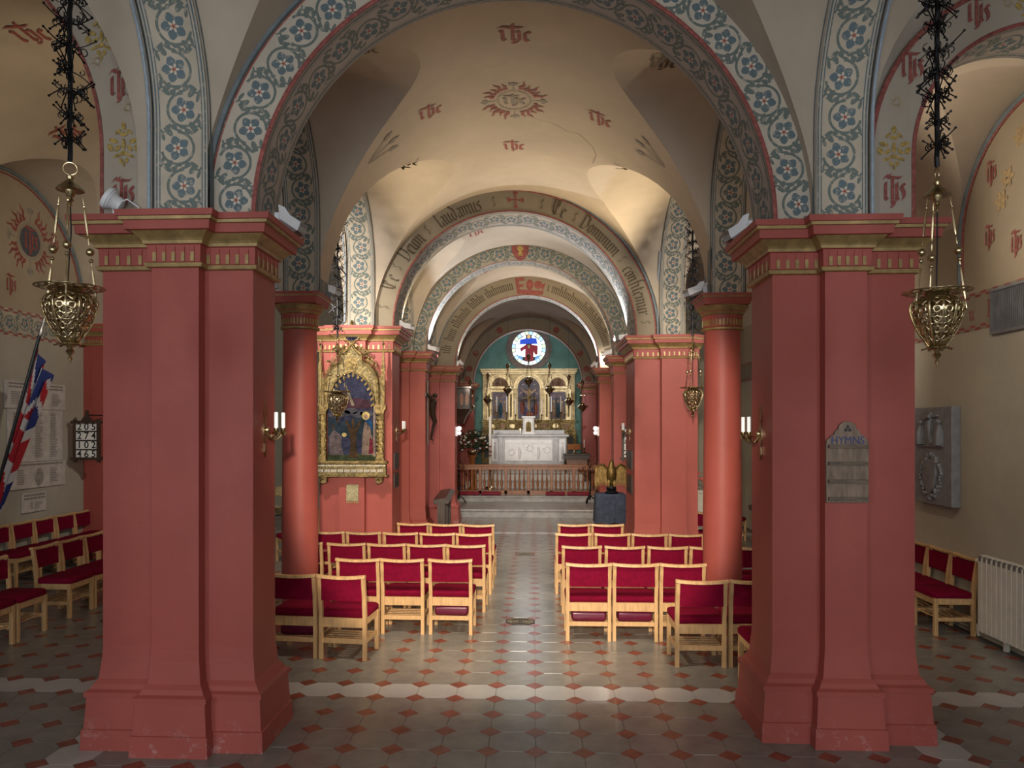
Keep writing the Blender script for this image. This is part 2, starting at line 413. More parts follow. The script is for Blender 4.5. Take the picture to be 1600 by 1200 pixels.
def column(name, label, x, y, r, half):
    root = struct(empty(name, (x, y, 0)), label, 'column')
    MB().lathe([(r+.10, 0), (r+.10, .12), (r+.07, .14), (r+.085, .18), (r+.05, .22), (r+.02, .26), (r+.01, .3)], 32).build('base', RED, root, smooth=True)
    MB().lathe([(r+.008, .3), (r+.01, 1.2), (r, 2.2), (r-.006, 3.33)], 40, cap=(False, False)).build('shaft', RED, root, smooth=True)
    b = MB(); q = r-.006
    prof = [(q, 3.29, 0), (q+.03, 3.30, 1), (q+.035, 3.32, 1), (q+.012, 3.335, 0), (q+.018, 3.46, 0), (q+.03, 3.465, 1), (q+.045, 3.49, 1), (q+.05, 3.50, 0), (q+.09, 3.555, 1), (q+.075, 3.57, 0)]
    for (ra, za, _), (rb, zb, mi) in zip(prof, prof[1:]): b.lathe([(ra, za), (rb, zb)], 40, mi=mi, cap=(False, False))
    h = half
    for za, zb, ea, eb, mi in ((3.565, 3.635, -.02, .0, 0), (3.635, 3.65, .008, .012, 1), (3.65, 3.68, .02, .02, 0)):
        b.rings([[(sx*(h+e), sy_*(h+e), z) for sx, sy_ in ((-1, -1), (1, -1), (1, 1), (-1, 1))] for z, e in ((za, ea), (zb, eb))], mi)
    b.build('capital', [RED, GOLDP], root, smooth=True)
    b = MB()
    for i in range(36):
        a = 2*pi*i/36
        for za, zb, mi in ((3.345, 3.41, 1), (3.41, 3.45, 0)):
            vs = [((q+.014+d)*cos(a+s*.045), (q+.014+d)*sin(a+s*.045), z) for z in (za, zb) for s in (-1, 1) for d in (0, .008)]
            b.add(vs, [(1, 3, 7, 5), (0, 1, 5, 4), (2, 3, 7, 6), (0, 1, 3, 2), (4, 5, 7, 6)], mi)
    tag(b.build('gilded_tongues', [RED, GOLDP], root), 'small gilded tongues around the capital neck', kind='stuff')
    return root
# name, (main x0,x1,y0,y1), (pilaster x0,x1,y0,y1)
pier('pier', 'red painted pier at the left of the opening, nearest the camera', (-3.02, -1.95, 5.12, 5.56), (-2.62, -2.29, 5.02, 5.66))
pier('pier', 'red painted pier at the right of the opening carrying the wooden hymn board', (1.716, 2.717, 5.45, 5.95), (2.05, 2.34, 5.35, 6.05))
pier('pier', 'red painted pier on which the gilded altarpiece hangs', (-3.10, -2.04, 10.71, 11.31), (-2.79, -2.42, 10.61, 11.41))
pier('pier', 'red painted pier right of the nave, behind the round column', (1.608, 2.60, 11.95, 13.05), (2.017, 2.40, 11.85, 13.15))
pier('pier', 'red painted pier with the dark crucifix on its nave side', (-3.10, -2.07, 14.24, 14.70), (-2.73, -2.37, 14.14, 14.8), tongues=False)
pier('pier', 'narrow red painted pier right of the nave beside the number board', (1.626, 2.6, 15.2, 15.7), (2.0, 2.36, 15.1, 15.8), tongues=False)
pier('pier', 'red painted pier left of the chancel step', (-2.95, -1.845, 17.5, 17.95), (-2.6, -2.2, 17.4, 18.05), tongues=False)
pier('pier', 'red painted pier behind the eagle lectern', (1.607, 2.6, 18.2, 18.65), (2.0, 2.36, 18.1, 18.75), tongues=False)
pier('pier', 'red painted pier left of the high altar', (-2.95, -1.94, 24.1, 24.6), (-2.6, -2.2, 24.05, 24.65), z0=.36, tongues=False)
pier('pier', 'red painted pier right of the high altar', (1.59, 2.6, 24.3, 24.8), (2.0, 2.36, 24.25, 24.85), z0=.36, tongues=False)
column('round_column', 'round red column left of the nave, in front of the altarpiece', -2.56, 8.10, .185, .26)
column('round_column', 'round red column right of the nave, glowing in lamplight', 2.095, 8.39, .20, .26)
column('round_column', 'round red column left of the camera, outside the picture', -2.50, 2.22, .185, .24)
column('round_column', 'round red column right of the camera, outside the picture', 2.2, 2.48, .185, .24)
# arches across the nave
MO1 = [(2.155, .045, MOULD, .03)]
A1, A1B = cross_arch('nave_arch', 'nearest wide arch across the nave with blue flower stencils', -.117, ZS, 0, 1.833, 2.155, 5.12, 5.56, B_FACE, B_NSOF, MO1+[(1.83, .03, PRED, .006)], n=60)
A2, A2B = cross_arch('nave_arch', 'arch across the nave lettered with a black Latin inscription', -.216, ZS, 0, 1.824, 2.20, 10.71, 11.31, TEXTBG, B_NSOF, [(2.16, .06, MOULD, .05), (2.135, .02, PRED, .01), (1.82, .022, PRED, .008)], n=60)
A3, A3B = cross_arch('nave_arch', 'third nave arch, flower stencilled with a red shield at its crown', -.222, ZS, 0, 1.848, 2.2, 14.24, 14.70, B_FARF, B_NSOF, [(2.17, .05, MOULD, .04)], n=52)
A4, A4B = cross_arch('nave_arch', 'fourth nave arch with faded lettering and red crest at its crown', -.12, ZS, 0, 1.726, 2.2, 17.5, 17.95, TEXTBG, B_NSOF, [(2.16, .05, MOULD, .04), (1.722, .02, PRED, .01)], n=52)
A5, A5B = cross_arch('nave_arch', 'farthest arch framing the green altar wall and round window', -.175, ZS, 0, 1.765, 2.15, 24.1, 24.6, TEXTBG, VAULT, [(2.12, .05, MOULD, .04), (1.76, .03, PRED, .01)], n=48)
# nave vaults
CXN, RN = -.158, 2.143
def two(*l): return {-1: list(l), 1: list(l)}
vault('ceiling', 'plain plaster vault of the nave bay over the camera', CXN, RN, ZS, -5, 5.13, two((-2.6, -.4, 4.45), (-.1, 2.0, 4.45), (2.45, 5.02, 4.3)), VAULT)
V1 = vault('ceiling', 'beige nave vault with red monograms and a sunburst between the first two arches', CXN, RN, ZS, 5.55, 10.72, two((5.66, 7.87, 4.5), (8.33, 10.61, 4.47)), VAULT, nphi=20, step=.2)
vault('ceiling', 'warm lit nave vault between the second and third arches', CXN, RN, ZS, 11.30, 14.25, two((11.41, 14.14, 4.15)), VAULT, nphi=16)
vault('ceiling', 'flaking nave vault between the third and fourth arches', CXN, RN, ZS, 14.69, 17.51, two((14.8, 17.4, 4.2)), VAULTF, nphi=16)
vault('ceiling', 'plain chancel vault before the green altar wall', CXN, RN, ZS, 17.94, 24.11, two((18.05, 20.9, 4.1), (21.1, 24.0, 4.1)), VAULT)
# arcades left and right
for (ta, tb, zc, wl) in ((2.45, 5.02, 4.3, 'above the camera'), (5.66, 7.87, 4.5, 'from the nearest pier to the round column'), (8.33, 10.61, 4.47, 'from the round column to the second pier'), (11.41, 14.14, 4.15, 'between the second and third piers'), (14.8, 17.4, 4.2, 'between the third and fourth piers'), (-.1, 2.0, 4.45, 'beside the camera')):
    fr = ta == 2.45
    arcade_arch('left arcade arch '+wl+', stencilled with flowers', *((-2.60, -2.235) if fr else (-2.655, -2.295)), ta, tb, zc)
    arcade_arch('right arcade arch '+wl+', stencilled with flowers', *((1.985, 2.34) if fr else (1.925, 2.275) if ta < 8 else (1.98, 2.35)), ta, tb, zc)
# side arches across the aisles
def sfix(dy): return lambda x, t: t+dy
AL, ALB = cross_arch('aisle_arch', 'tall arch across the left aisle with red and ochre stencils', -4.67, ZS, .485, 1.65, 1.93, 5.12, 5.56, SPANF, B_NSOF, [(1.63, .025, PRED, .006), (1.93, .035, PRED, .012)], sy=sfix(0))
AR, ARB = cross_arch('aisle_arch', 'narrow arch across the right aisle with red and ochre stencils', 3.627, ZS, .50, .91, 1.20, 5.45, 5.95, SPANF, B_NSOF, [(.905, .028, PRED, .006), (1.20, .035, PRED, .012)], sy=sfix(0))
def spandrel(label, cx, zb, st, r1, cv, zv, Rv, y, zlow):
    P = arch_path(r1, st, 40); b = MB(); Q = []
    n = len(P)
    for i in range(n):
        a = pi*i/(n-1); Q.append((cv-Rv*cos(a)-cx, zv+Rv*sin(a)-zb))
    Q[0] = (Q[0][0], 0); Q[-1] = (Q[-1][0], 0)
    b.grid(lambda i, k: (cx+P[int(i)][0]*(1-k)+Q[int(i)][0]*k, y, zb+P[int(i)][1]*(1-k)+Q[int(i)][1]*k), range(n), [0, 1])
    struct(b.build('wall_spandrel', SPANF), label, 'wall')
spandrel('plain wall above the left aisle arch', -4.67, ZS, .485, 1.9, -5.24, 4.0, 2.55, 5.15, 0)
spandrel('plain wall above the right aisle arch', 3.627, ZS, .5, 1.18, 3.585, 4.4, 1.25, 5.48, 0)
vault('ceiling', 'left aisle vault beyond the nearest arch, with red monograms', -5.24, 2.51, 4.0, 5.55, 19.0, {-1: [(5.7, 8.6, 4.2), (8.85, 12.55, 4.2), (13.3, 16.8, 4.2)], 1: [(5.66, 7.87, 4.5), (8.33, 10.61, 4.47), (11.41, 14.14, 4.15)]}, VAULT, sy=sfix(0), nphi=16, ext=.25)
vault('ceiling', 'left aisle vault over the near bay', -5.24, 2.51, 4.0, -5, 5.13, {1: [(2.45, 5.02, 4.3), (-.1, 2.0, 4.45)]}, VAULT, sy=sfix(0), ext=.3)
def syr(x, t): return RT(t)
vault('ceiling', 'right aisle vault beyond the nearest arch', 3.585, 1.2, 4.4, 5.55, 19.0, {1: [(5.7, 8.25, 4.24), (8.7, 11.2, 4.24)], -1: [(5.66, 7.87, 4.5), (8.33, 10.61, 4.47), (11.41, 14.14, 4.15)]}, VAULT, sy=syr, nphi=16, ext=.22)
vault('ceiling', 'right aisle vault over the near bay', 3.585, 1.2, 4.4, -5, 5.13, {-1: [(2.45, 5.02, 4.3), (-.1, 2.0, 4.45)]}, VAULT, sy=syr, ext=.25)
# responds at the far ends of the aisle arches
pier('pier', 'red respond of the near aisle arch on the left wall, outside the picture', (-7.75, -6.32, 5.12, 5.56), (-7.0, -6.7, 5.08, 5.6), tongues=False)
pier('pier', 'red respond of the near aisle arch on the right wall, outside the picture', (4.537, 4.9, 5.45, 5.95), (4.6, 4.8, 5.44, 5.96), tongues=False)
pier('pier', 'shadowed red respond on the left aisle wall beside the number board', (-7.76, -7.30, 12.55, 13.2), (-7.6, -7.4, 12.54, 13.21), zt=4.0)
pier('pier', 'dark red respond on the right aisle wall seen past the round column', (4.42, 4.9, 10.9, 11.5), (4.5, 4.7, 10.89, 11.51))
# outer walls
def wall(name, label, x, sg, m, zf0, zf1, top, y0=-5, y1=19.2):
    root = struct(empty(name, (x, 8, 0)), label, 'wall')
    b = MB(); b.box(min(0, sg*.25), max(0, sg*.25), y0-8, y1-8, -.02, zf0); b.build('lower_wall', m, root)
    b = MB(); b.box(min(0, sg*.25), max(0, sg*.25), y0-8, y1-8, zf1, top); b.build('upper_wall', LUNETTE, root)
    zm = (zf0+zf1)/2
    b = MB(); b.grid(lambda y, z: (-sg*.004, y-8, z), [y0, y1], [zf0, zf1], 0, lambda y, z: (y, (z-zm)))
    b.box(min(0, sg*.25), max(0, sg*.25), y0-8, y1-8, zf0, zf1)
    b.build('painted_frieze', B_FRIEZE if sg < 0 else TEXTBG, root, recalc=False)
    # chequered borders of the frieze: red squares
    b = MB()
    for z in (zf0, zf1-.06):
        for k in range(int((y1-4)/.10)):
            for row in range(2):
                if (k+row) % 2: continue
                y = 4+k*.10-8; x2 = -sg*.006
                b.add([(x2, y, z+row*.03), (x2, y+.10, z+row*.03), (x2, y+.10, z+row*.03+.03), (x2, y, z+row*.03+.03)], [(0, 1, 2, 3)])
    b.build('frieze_chequer', PRED, root)
    return root
WL = wall('wall_left', 'grey plaster left aisle wall with stencilled frieze and marble tablets', -7.75, -1, WALLL, 3.60, 4.0, 6.8)
WR = wall('wall_right', 'tan plaster right aisle wall with painted frieze', 4.78, 1, WALLR, 3.28, 3.69, 5.8)
for sg, x0, x1, zt, lb in ((-1, -7.9, -2.35, 6.8, 'left'), (1, 2.02, 4.9, 5.9, 'right')):
    struct(MB().box(x0, x1, 19.0, 19.25, 0, zt).build('wall_end', WALLR), 'cream end wall of the %s aisle' % lb, 'wall')
struct(MB().box(-2.75, 2.45, 26.2, 26.5, .3, 6.2).build('wall_east', GREENW), 'green painted east wall behind the high altar', 'wall')
for sg, x0, x1, lb in ((-1, -2.9, -2.36, 'left'), (1, 2.03, 2.6, 'right')):
    struct(MB().box(x0, x1, 18.4, 26.3, 0, 5.7).build('wall_chancel', RED), 'red chancel side wall on the %s' % lb, 'wall')
# west end behind the camera, with its three daylight windows
struct(MB().box(-8, 5.1, -5.3, -5.02, 0, 6.9).build('wall_west', WALLR), 'west wall behind the camera', 'wall')
GLASSW = emis('west window glass', (.8, .88, 1.0), 3.0)
for i, (wx, ww) in enumerate(((-.15, 2.4), (-5.0, 1.7), (3.6, 1.3))):
    o = empty('window_%d' % (i+2), (wx, -5.0, 1.5)); struct(o, 'tall west window behind the camera, %s' % ('over the nave', 'in the left aisle', 'in the right aisle')[i], 'window')
    b = MB()
    for x0, x1, z0, z1 in ((-ww/2-.08, -ww/2, 0, 3.2), (ww/2, ww/2+.08, 0, 3.2), (-ww/2-.08, ww/2+.08, -.08, 0), (-ww/2-.08, ww/2+.08, 3.2, 3.28)): b.box(x0, x1, -.02, .05, z0, z1)
    b.build('window_frame', GOLDP, o)
    MB().box(-ww/2, ww/2, -.01, .005, 0, 3.2).build('pane', GLASSW, o)
# ================================================================== FLOOR
PT = .33; OX = .0153; OY = 6.123              # tile pitch; lattice node (0,0)
TGREY = mat('grey cement tile', (.235, .225, .20), .24, 0, .22, 5, .03, 40, co='World', c2=(.165, .16, .145))
TRED = mat('red cement tile', (.235, .062, .040), .27, 0, .2, 8, .03, 40, co='World'); TWHITE = mat('white marble tile', (.44, .43, .415), .22, 0, .06, 3, co='World')
GROUT = mat('grout', (.10, .095, .085), .8, 0, .1, 10, co='World')
FLOOR = empty('floor', (0, 6, 0)); struct(FLOOR, 'patterned floor of grey octagon tiles with small red diamonds and white bands', 'floor')
b = MB(); b.box(-8, 5.05, -11.2, 13.2, -.12, -.004); b.build('grout_bed', GROUT, FLOOR)
q = .255*PT; g = .0012; hp = PT/2
OCT = [(-hp+q, -hp+g), (hp-q, -hp+g), (hp-g, -hp+q), (hp-g, hp-q), (hp-q, hp-g), (-hp+q, hp-g), (-hp+g, hp-q), (-hp+g, -hp+q)]
DIA = [(0, -q+g*2), (q-g*2, 0), (0, q-g*2), (-q+g*2, 0)]
def tile_mb(poly, c=(0, 0), z=0, B=None):
    B = B or MB(); n = len(poly)
    B.add([(c[0]+x*.995, c[1]+y*.995, z) for x, y in poly]+[(c[0]+x, c[1]+y, z-.0025) for x, y in poly]+[(c[0]+x, c[1]+y, -.008) for x, y in poly],
          [tuple(range(n))]+[(j, n+j, n+(j+1) % n, (j+1) % n) for j in range(n)]+[(n+j, 2*n+j, 2*n+(j+1) % n, n+(j+1) % n) for j in range(n)]); return B
me_o = tile_mb(OCT).mesh('octagon_tile', TGREY); me_w = tile_mb(OCT).mesh('white_octagon_tile', TWHITE); me_d = tile_mb(DIA).mesh('diamond_tile', TRED)
HOLES = [(-3.0, -1.97, 5.15, 5.5), (1.75, 2.68, 5.5, 5.9), (-3.08, -2.06, 10.75, 11.25), (1.64, 2.57, 12, 13)]
def blocked(x, y): return any(a < x < b_ and c < y < d for a, b_, c, d in HOLES)
GR = [(-.5, 7.5), (-.5, 21.5)]
def white(c, r):
    return r in (.5, 29.5) or (c == -9.5 and r < -2) or (c == 8.5 and r < -1)
octs, dias = [], []
for r in range(-33, 38):
    for c in range(-24, 15):
        x, y = OX+c*PT, OY+r*PT
        if -7.7 < x < 4.7 and y < 18.55: dias.append((x, y))
        x, y = OX+(c+.5)*PT, OY+(r+.5)*PT
        if -7.75 < x < 4.75 and y < 18.6 and (c+.5, r+.5) not in GR: octs.append((x, y, white(c+.5, r+.5)))
def seen(x, y):
    if y < 4.75 or blocked(x, y): return False
    u = (x+.044*y)/(y-.044*x)
    if not -.69 < u < .72: return False
    d = y
    # behind the nearest piers
    for xa, xb, yy in ((-3.1, -1.9, 5.6), (1.66, 2.8, 5.95)):
        if y > yy and xa/5.0 < x/y < xb/5.6: return False
    if 7.3 < y < 12 and (-2.6 < x < -.65 or .4 < x < 2.3): return False
    if x < -5.3 and y > 7.2: return False
    return True
def lay(items, kind, me, poly, M0):
    vis = sorted((i for i in items if seen(i[0], i[1])), key=lambda i: i[1]+abs(i[0])*.15)[:300]; vs = set(vis)
    for i in vis:
        m_ = me_w if (kind == 'octagon_tile' and i[2]) else me
        o = bpy.data.objects.new(kind if m_ is not me_w else 'white_octagon_tile', m_); COL.objects.link(o); o.parent = FLOOR
        o.location = (i[0], i[1]-6, random.uniform(-.0007, .0007)); 
    for wh in ((False, True) if kind == 'octagon_tile' else (False,)):
        B = MB()
        for i in items:
            if i in vs or (kind == 'octagon_tile' and i[2] != wh): continue
            tile_mb(poly, (i[0], i[1]-6), random.uniform(-.0006, .0006), B)
        if B.v: tag(B.build(kind+'s' if not wh else 'white_octagon_tiles', TWHITE if wh else M0, FLOOR), 'remaining %s floor tiles farther off' % ('white' if wh else 'patterned'), kind='stuff')
lay(octs, 'octagon_tile', me_o, OCT, TGREY); lay(dias, 'diamond_tile', me_d, DIA, TRED)
# chancel steps
STONE = mat('grey step marble', (.36, .35, .33), .3, 0, .18, 4, co='World')
for (ya, za, zb, lb) in ((18.62, 0, .20, 'lower'), (20.6, .20, .36, 'upper')):
    o = empty('chancel_step', (-.2, ya, za)); struct(o, '%s grey marble step before the altar rail' % lb, 'step')
    MB().box(-2.4, 2.3, 0, 26.3-ya, 0, zb-za-.05).build('riser', STONE, o); MB().box(-2.4, 2.3, -.03, 26.3-ya, zb-za-.05, zb-za).build('tread', STONE, o, bevel=.012)
# ================================================================== PAINTED LETTERING AND STENCILS
def TI(x, Y):
    t = Y
    for _ in range(8): t = t-(SY(x, t)-Y)
    return t
def nib(B, strokes, T, w, ang=40, mi=0, sub=3, thin=.25):
    n = (cos(radians(ang))*w/2, sin(radians(ang))*w/2)
    for st in strokes:
        for (ax, ay), (bx, by) in zip(st, st[1:]):
            for k in range(sub):
                p = (ax+(bx-ax)*k/sub, ay+(by-ay)*k/sub); q = (ax+(bx-ax)*(k+1)/sub, ay+(by-ay)*(k+1)/sub)
                B.flat([(p[0]-n[0], p[1]-n[1]), (q[0]-n[0], q[1]-n[1]), (q[0]+n[0], q[1]+n[1]), (p[0]+n[0], p[1]+n[1])], T, mi)
IHC = [[(.05, .66), (.13, .58), (.13, .18), (.20, .10)], [(.44, 1.0), (.44, .16), (.50, .08)], [(.44, .50), (.56, .62), (.64, .52), (.64, .1), (.52, -.06), (.42, -.02)],
       [(.97, .52), (.89, .60), (.81, .50), (.81, .16), (.92, .08)], [(-.02, .80), (.10, .86), (.38, .80), (.72, .82), (.84, .90)]]
IHS = [[(.14, .80), (.14, .22), (.22, .14)], [(.46, 1.02), (.46, .05), (.54, -.06)], [(.44, .12), (.56, .02), (.50, -.12), (.40, -.10)], [(.66, .78), (.66, .2), (.74, .12)],
       [(1.02, .66), (.94, .74), (.86, .62), (1.0, .4), (1.0, .24), (.92, .13)], [(.04, .92), (.16, 1.06), (.34, .98), (.80, .96), (.92, 1.0)], [(.30, 1.0), (.38, 1.12)]]
def S(strokes, w, h, ox=.5, oy=.45): return [[((x-ox)*w, (y-oy)*h) for x, y in s] for s in strokes]
GL = {'i': (.42, [[(.02, .95), (.17, .8), (.17, .2), (.32, .05)]]), 'n': (.82, [[(.02, .95), (.17, .8), (.17, .1)], [(.17, .75), (.42, .95), (.57, .8), (.57, .2), (.72, .05)]]),
      'm': (1.22, [[(.02, .95), (.17, .8), (.17, .1)], [(.17, .75), (.42, .95), (.57, .8), (.57, .1)], [(.57, .75), (.82, .95), (.97, .8), (.97, .2), (1.12, .05)]]),
      'u': (.82, [[(.02, .95), (.17, .8), (.17, .2), (.37, .05), (.57, .2)], [(.57, .95), (.57, .2), (.72, .05)]]), 'e': (.66, [[(.55, .12), (.35, .03), (.15, .2), (.15, .75), (.38, .95), (.55, .75), (.18, .5)]]),
      'a': (.78, [[(.15, .85), (.4, .95), (.58, .78), (.58, .2), (.72, .05)], [(.58, .55), (.3, .5), (.15, .3), (.3, .05), (.58, .25)]]), 'l': (.42, [[(.08, 1.6), (.17, 1.5), (.17, .2), (.32, .05)]]),
      'd': (.76, [[(.1, 1.5), (.58, .95), (.58, .2), (.38, .03), (.15, .2), (.15, .75), (.45, .95)]]), 's': (.66, [[(.55, .85), (.35, .95), (.15, .75), (.5, .4), (.5, .2), (.3, .03), (.1, .15)]]),
      'o': (.76, [[(.35, .97), (.15, .78), (.15, .2), (.38, .03), (.58, .2), (.58, .78), (.35, .97)]]), 'c': (.62, [[(.55, .85), (.38, .95), (.15, .78), (.15, .2), (.38, .03), (.55, .15)]]),
      'f': (.55, [[(.55, 1.5), (.4, 1.6), (.25, 1.4), (.25, -.1)], [(.05, .95), (.5, .95)]]), 't': (.5, [[(.2, 1.3), (.2, .2), (.4, .05)], [(.02, .95), (.45, .95)]]), 'r': (.58, [[(.05, .95), (.2, .8), (.2, .1)], [(.2, .8), (.45, .95), (.55, .8)]]),
      'T': (1.25, [[(.0, 1.45), (.15, 1.6), (.9, 1.45), (1.1, 1.58)], [(.55, 1.5), (.55, .25), (.35, .0)], [(.15, 1.55), (.1, .9), (.25, .3), (.55, .1), (.9, .2)], [(.8, 1.5), (.8, .9)]]),
      'D': (1.3, [[(.05, 1.45), (.5, 1.6), (1.0, 1.25), (1.1, .6), (.7, .08), (.1, .12)], [(.35, 1.5), (.35, .15)]]), ' ': (.45, [])}
def text_strokes(s, h):
    x = 0; out = []
    for ch in s:
        w, st = GL[ch]; out += [[(x+a)*h for a in ()] or [((x+a)*h, b*h) for a, b in k] for k in st]; x += w
    return [[(a-x*h/2, b) for a, b in k] for k in out], x*h
def rel(parent, p): return (p[0]-parent.location.x, p[1]-parent.location.y, p[2]-parent.location.z)
def barrel_T(parent, x0, Y0, rot=0, off=.004):
    t0 = TI(x0, Y0); f0 = math.acos((x0-CXN)/RN); c, s = cos(rot), sin(rot)
    def T(a, b):
        a, b = a*c-b*s, a*s+b*c; f = f0-a/RN; x = CXN+(RN-off)*cos(f); return rel(parent, (x, SY(x, t0-b), ZS+(RN-off)*sin(f)))
    return T
def lunette_T(parent, x0, Y0, tc, r, zc):
    t0 = TI(x0, Y0)
    def T(a, b):
        t = t0-b; return rel(parent, (x0+a, SY(x0+a, t), zc+sqrt(max(0, r*r-(t-tc)**2))-.005))
    return T
def face_T(parent, x, y, z): return lambda a, b: rel(parent, (x+a, y, z+b))
def arch_T(parent, cx, rm, t0, ang, off=.006):
    a0 = radians(ang)
    def T(a, b):
        th = a0-a/rm; r = rm+b; x = cx+r*cos(th); return rel(parent, (x, SY(x, t0)-off, ZS+r*sin(th)))
    return T
def decal(parent, strokes, T, w, m, name='monogram', **k):
    B = MB(); nib(B, strokes, T, w, **k); return B.build(name, m, parent, recalc=False)
def ell(cx, cy, a, b, rot=0, n=12): return [(cx+a*cos(q)*cos(rot)-b*sin(q)*sin(rot), cy+a*cos(q)*sin(rot)+b*sin(q)*cos(rot)) for q in [2*pi*i/n for i in range(n)]]
def leaf(cx, cy, L, w, rot):
    P = [(0, 0), (L*.3, w), (L*.65, w*.8), (L, 0), (L*.65, -w*.8), (L*.3, -w)]
    return [(cx+x*cos(rot)-y*sin(rot), cy+x*sin(rot)+y*cos(rot)) for x, y in P]
def sunburst(parent, T, a, b, R0, R1, disc, flames=28, gaps=(0, pi/2, pi, 3*pi/2), letter=None, lm=None, leaves=True, mats=None):
    fm, dm, gm = mats or (PRED, disc, PGREY)
    B = MB()
    for i in range(flames):
        q = 2*pi*(i+.5)/flames
        if min(abs((q-g+pi) % (2*pi)-pi) for g in gaps) < .22: continue
        for k in range(4):
            def e(f, s):
                rr = R0+(R1-R0)*f*(1 if i % 2 else .72); w = (1-f)*.10*s; wob = .05*sin(f*9)
                return (a*rr*cos(q+w+wob), b*rr*sin(q+w+wob))
            B.flat([e(k/4, -1), e((k+1)/4, -1), e((k+1)/4, 1), e(k/4, 1)], T)
    B.build('painted_flames', fm, parent, recalc=False)
    if disc:
        B = MB(); B.flat(ell(0, 0, a*.80, b*.80, n=28), T); B.build('painted_disc', dm, parent, recalc=False)
    B = MB()
    for rr in (.86, .94):
        n = 36
        for i in range(n):
            q0, q1 = 2*pi*i/n, 2*pi*(i+1)/n
            B.flat([(a*rr*cos(q0), b*rr*sin(q0)), (a*rr*cos(q1), b*rr*sin(q1)), (a*(rr+.025)*cos(q1), b*(rr+.025)*sin(q1)), (a*(rr+.025)*cos(q0), b*(rr+.025)*sin(q0))], T)
    if leaves:
        for g in gaps:
            for L, dr, sd in ((.35, 0, 0), (.30, .9, .22), (.30, -.9, .22)):
                c0 = (a*cos(g)*(R1*.72+sd*.2), b*sin(g)*(R1*.72+sd*.2))
                B.flat(leaf(c0[0], c0[1], a*L*1.2, a*.13, g+dr), T)
            for k in range(3): B.flat([(a*cos(g+s)*(1+.25*k2), b*sin(g+s)*(1+.25*k2)) for s, k2 in ((-.02, k), (.02, k), (.02, k+1), (-.02, k+1))], T)
    B.build('painted_leaves', gm, parent, recalc=False)
    if letter: decal(parent, letter[0], letter[2] if len(letter) > 2 else T, letter[1], lm or PRED, ang=35)
# nave vault
MRED = PRED
for x0, Y0, sc in ((-.17, 6.82, .30), (-1.1, 7.92, .27), (.73, 8.25, .27), (-.25, 9.5, .27)):
    decal(V1, S(IHC, sc, sc*1.05), barrel_T(V1, x0, Y0, rot=(-.12 if x0 < -.9 else .12 if x0 > .5 else 0)), sc*.15, PRED)
for x0, Y0, tc, r, zc in ((-1.50, 6.5, 6.765, 1.105, 4.5), (1.20, 6.95, 6.765, 1.105, 4.5), (-1.53, 8.95, 9.47, 1.14, 4.47), (1.15, 9.45, 9.47, 1.14, 4.47)):
    decal(V1, S(IHC, .27, .28), lunette_T(V1, x0, Y0, tc, r, zc), .045, PBROWN)
TR = barrel_T(V1, -.21, 8.18, off=.005)
sunburst(V1, TR, .20, .24, 1.15, 2.0, None, letter=(S(IHC, .26, .26), .035, barrel_T(V1, -.21, 8.18, off=.006)), lm=PGREY, mats=(PRED, None, PGREY))
# cracks in the plaster, palm sprays over the column
for pts in ([(.25, 8.75), (.4, 8.9), (.55, 8.88), (.72, 9.1), (.78, 9.3), (.76, 9.6)], [(-.1, 8.6), (.1, 8.72), (.25, 8.75)]):
    B = MB()
    for (xa, ya), (xb, yb) in zip(pts, pts[1:]):
        for k in range(4):
            p = [(xa+(xb-xa)*f, ya+(yb-ya)*f) for f in (k/4, (k+1)/4)]
            vs = []
            for x, y in p:
                z = ZS+sqrt(RN**2-(x-CXN)**2)-.004; vs += [rel(V1, (x-.003, y, z)), rel(V1, (x+.003, y+.004, z))]
            B.add(vs, [(0, 1, 3, 2)])
    B.build('plaster_crack', PBROWN, V1, recalc=False)
for x0, Y0, sg in ((-1.78, 8.0, -1), (1.45, 8.3, 1)):
    T = barrel_T(V1, x0, Y0, off=.006); B = MB()
    for rt in (1.57-.5, 1.57, 1.57+.5):
        d = rt if sg < 0 else rt
        ca, sa = cos(d-1.57), sin(d-1.57)
        ux, uy = (-sg*ca, sa*.9)
        B.flat([(0, -.008), (ux*.3, uy*.3-.006), (ux*.3, uy*.3+.006), (0, .008)], T); B.flat(leaf(ux*.3, uy*.3, .16, .035, atan2(uy, ux)), T)
    B.build('painted_palm', PGREY, V1, recalc=False)
# far vault monograms
FV = [o for o in bpy.data.objects if o.name.startswith('ceiling') and o.parent is None]
def byl(s): return next(o for o in bpy.data.objects if o.get('label', '').startswith(s))
V2 = byl('warm lit nave vault'); V3 = byl('flaking nave vault')
for V, pts in ((V2, ((-1.0, 13.0), (-.2, 13.1), (.72, 13.5))), (V3, ((-1.05, 16.1), (-.2, 16.2), (.7, 16.4)))):
    for x0, Y0 in pts: decal(V, S(IHC, .30, .5), barrel_T(V, x0, Y0), .04, PRED)
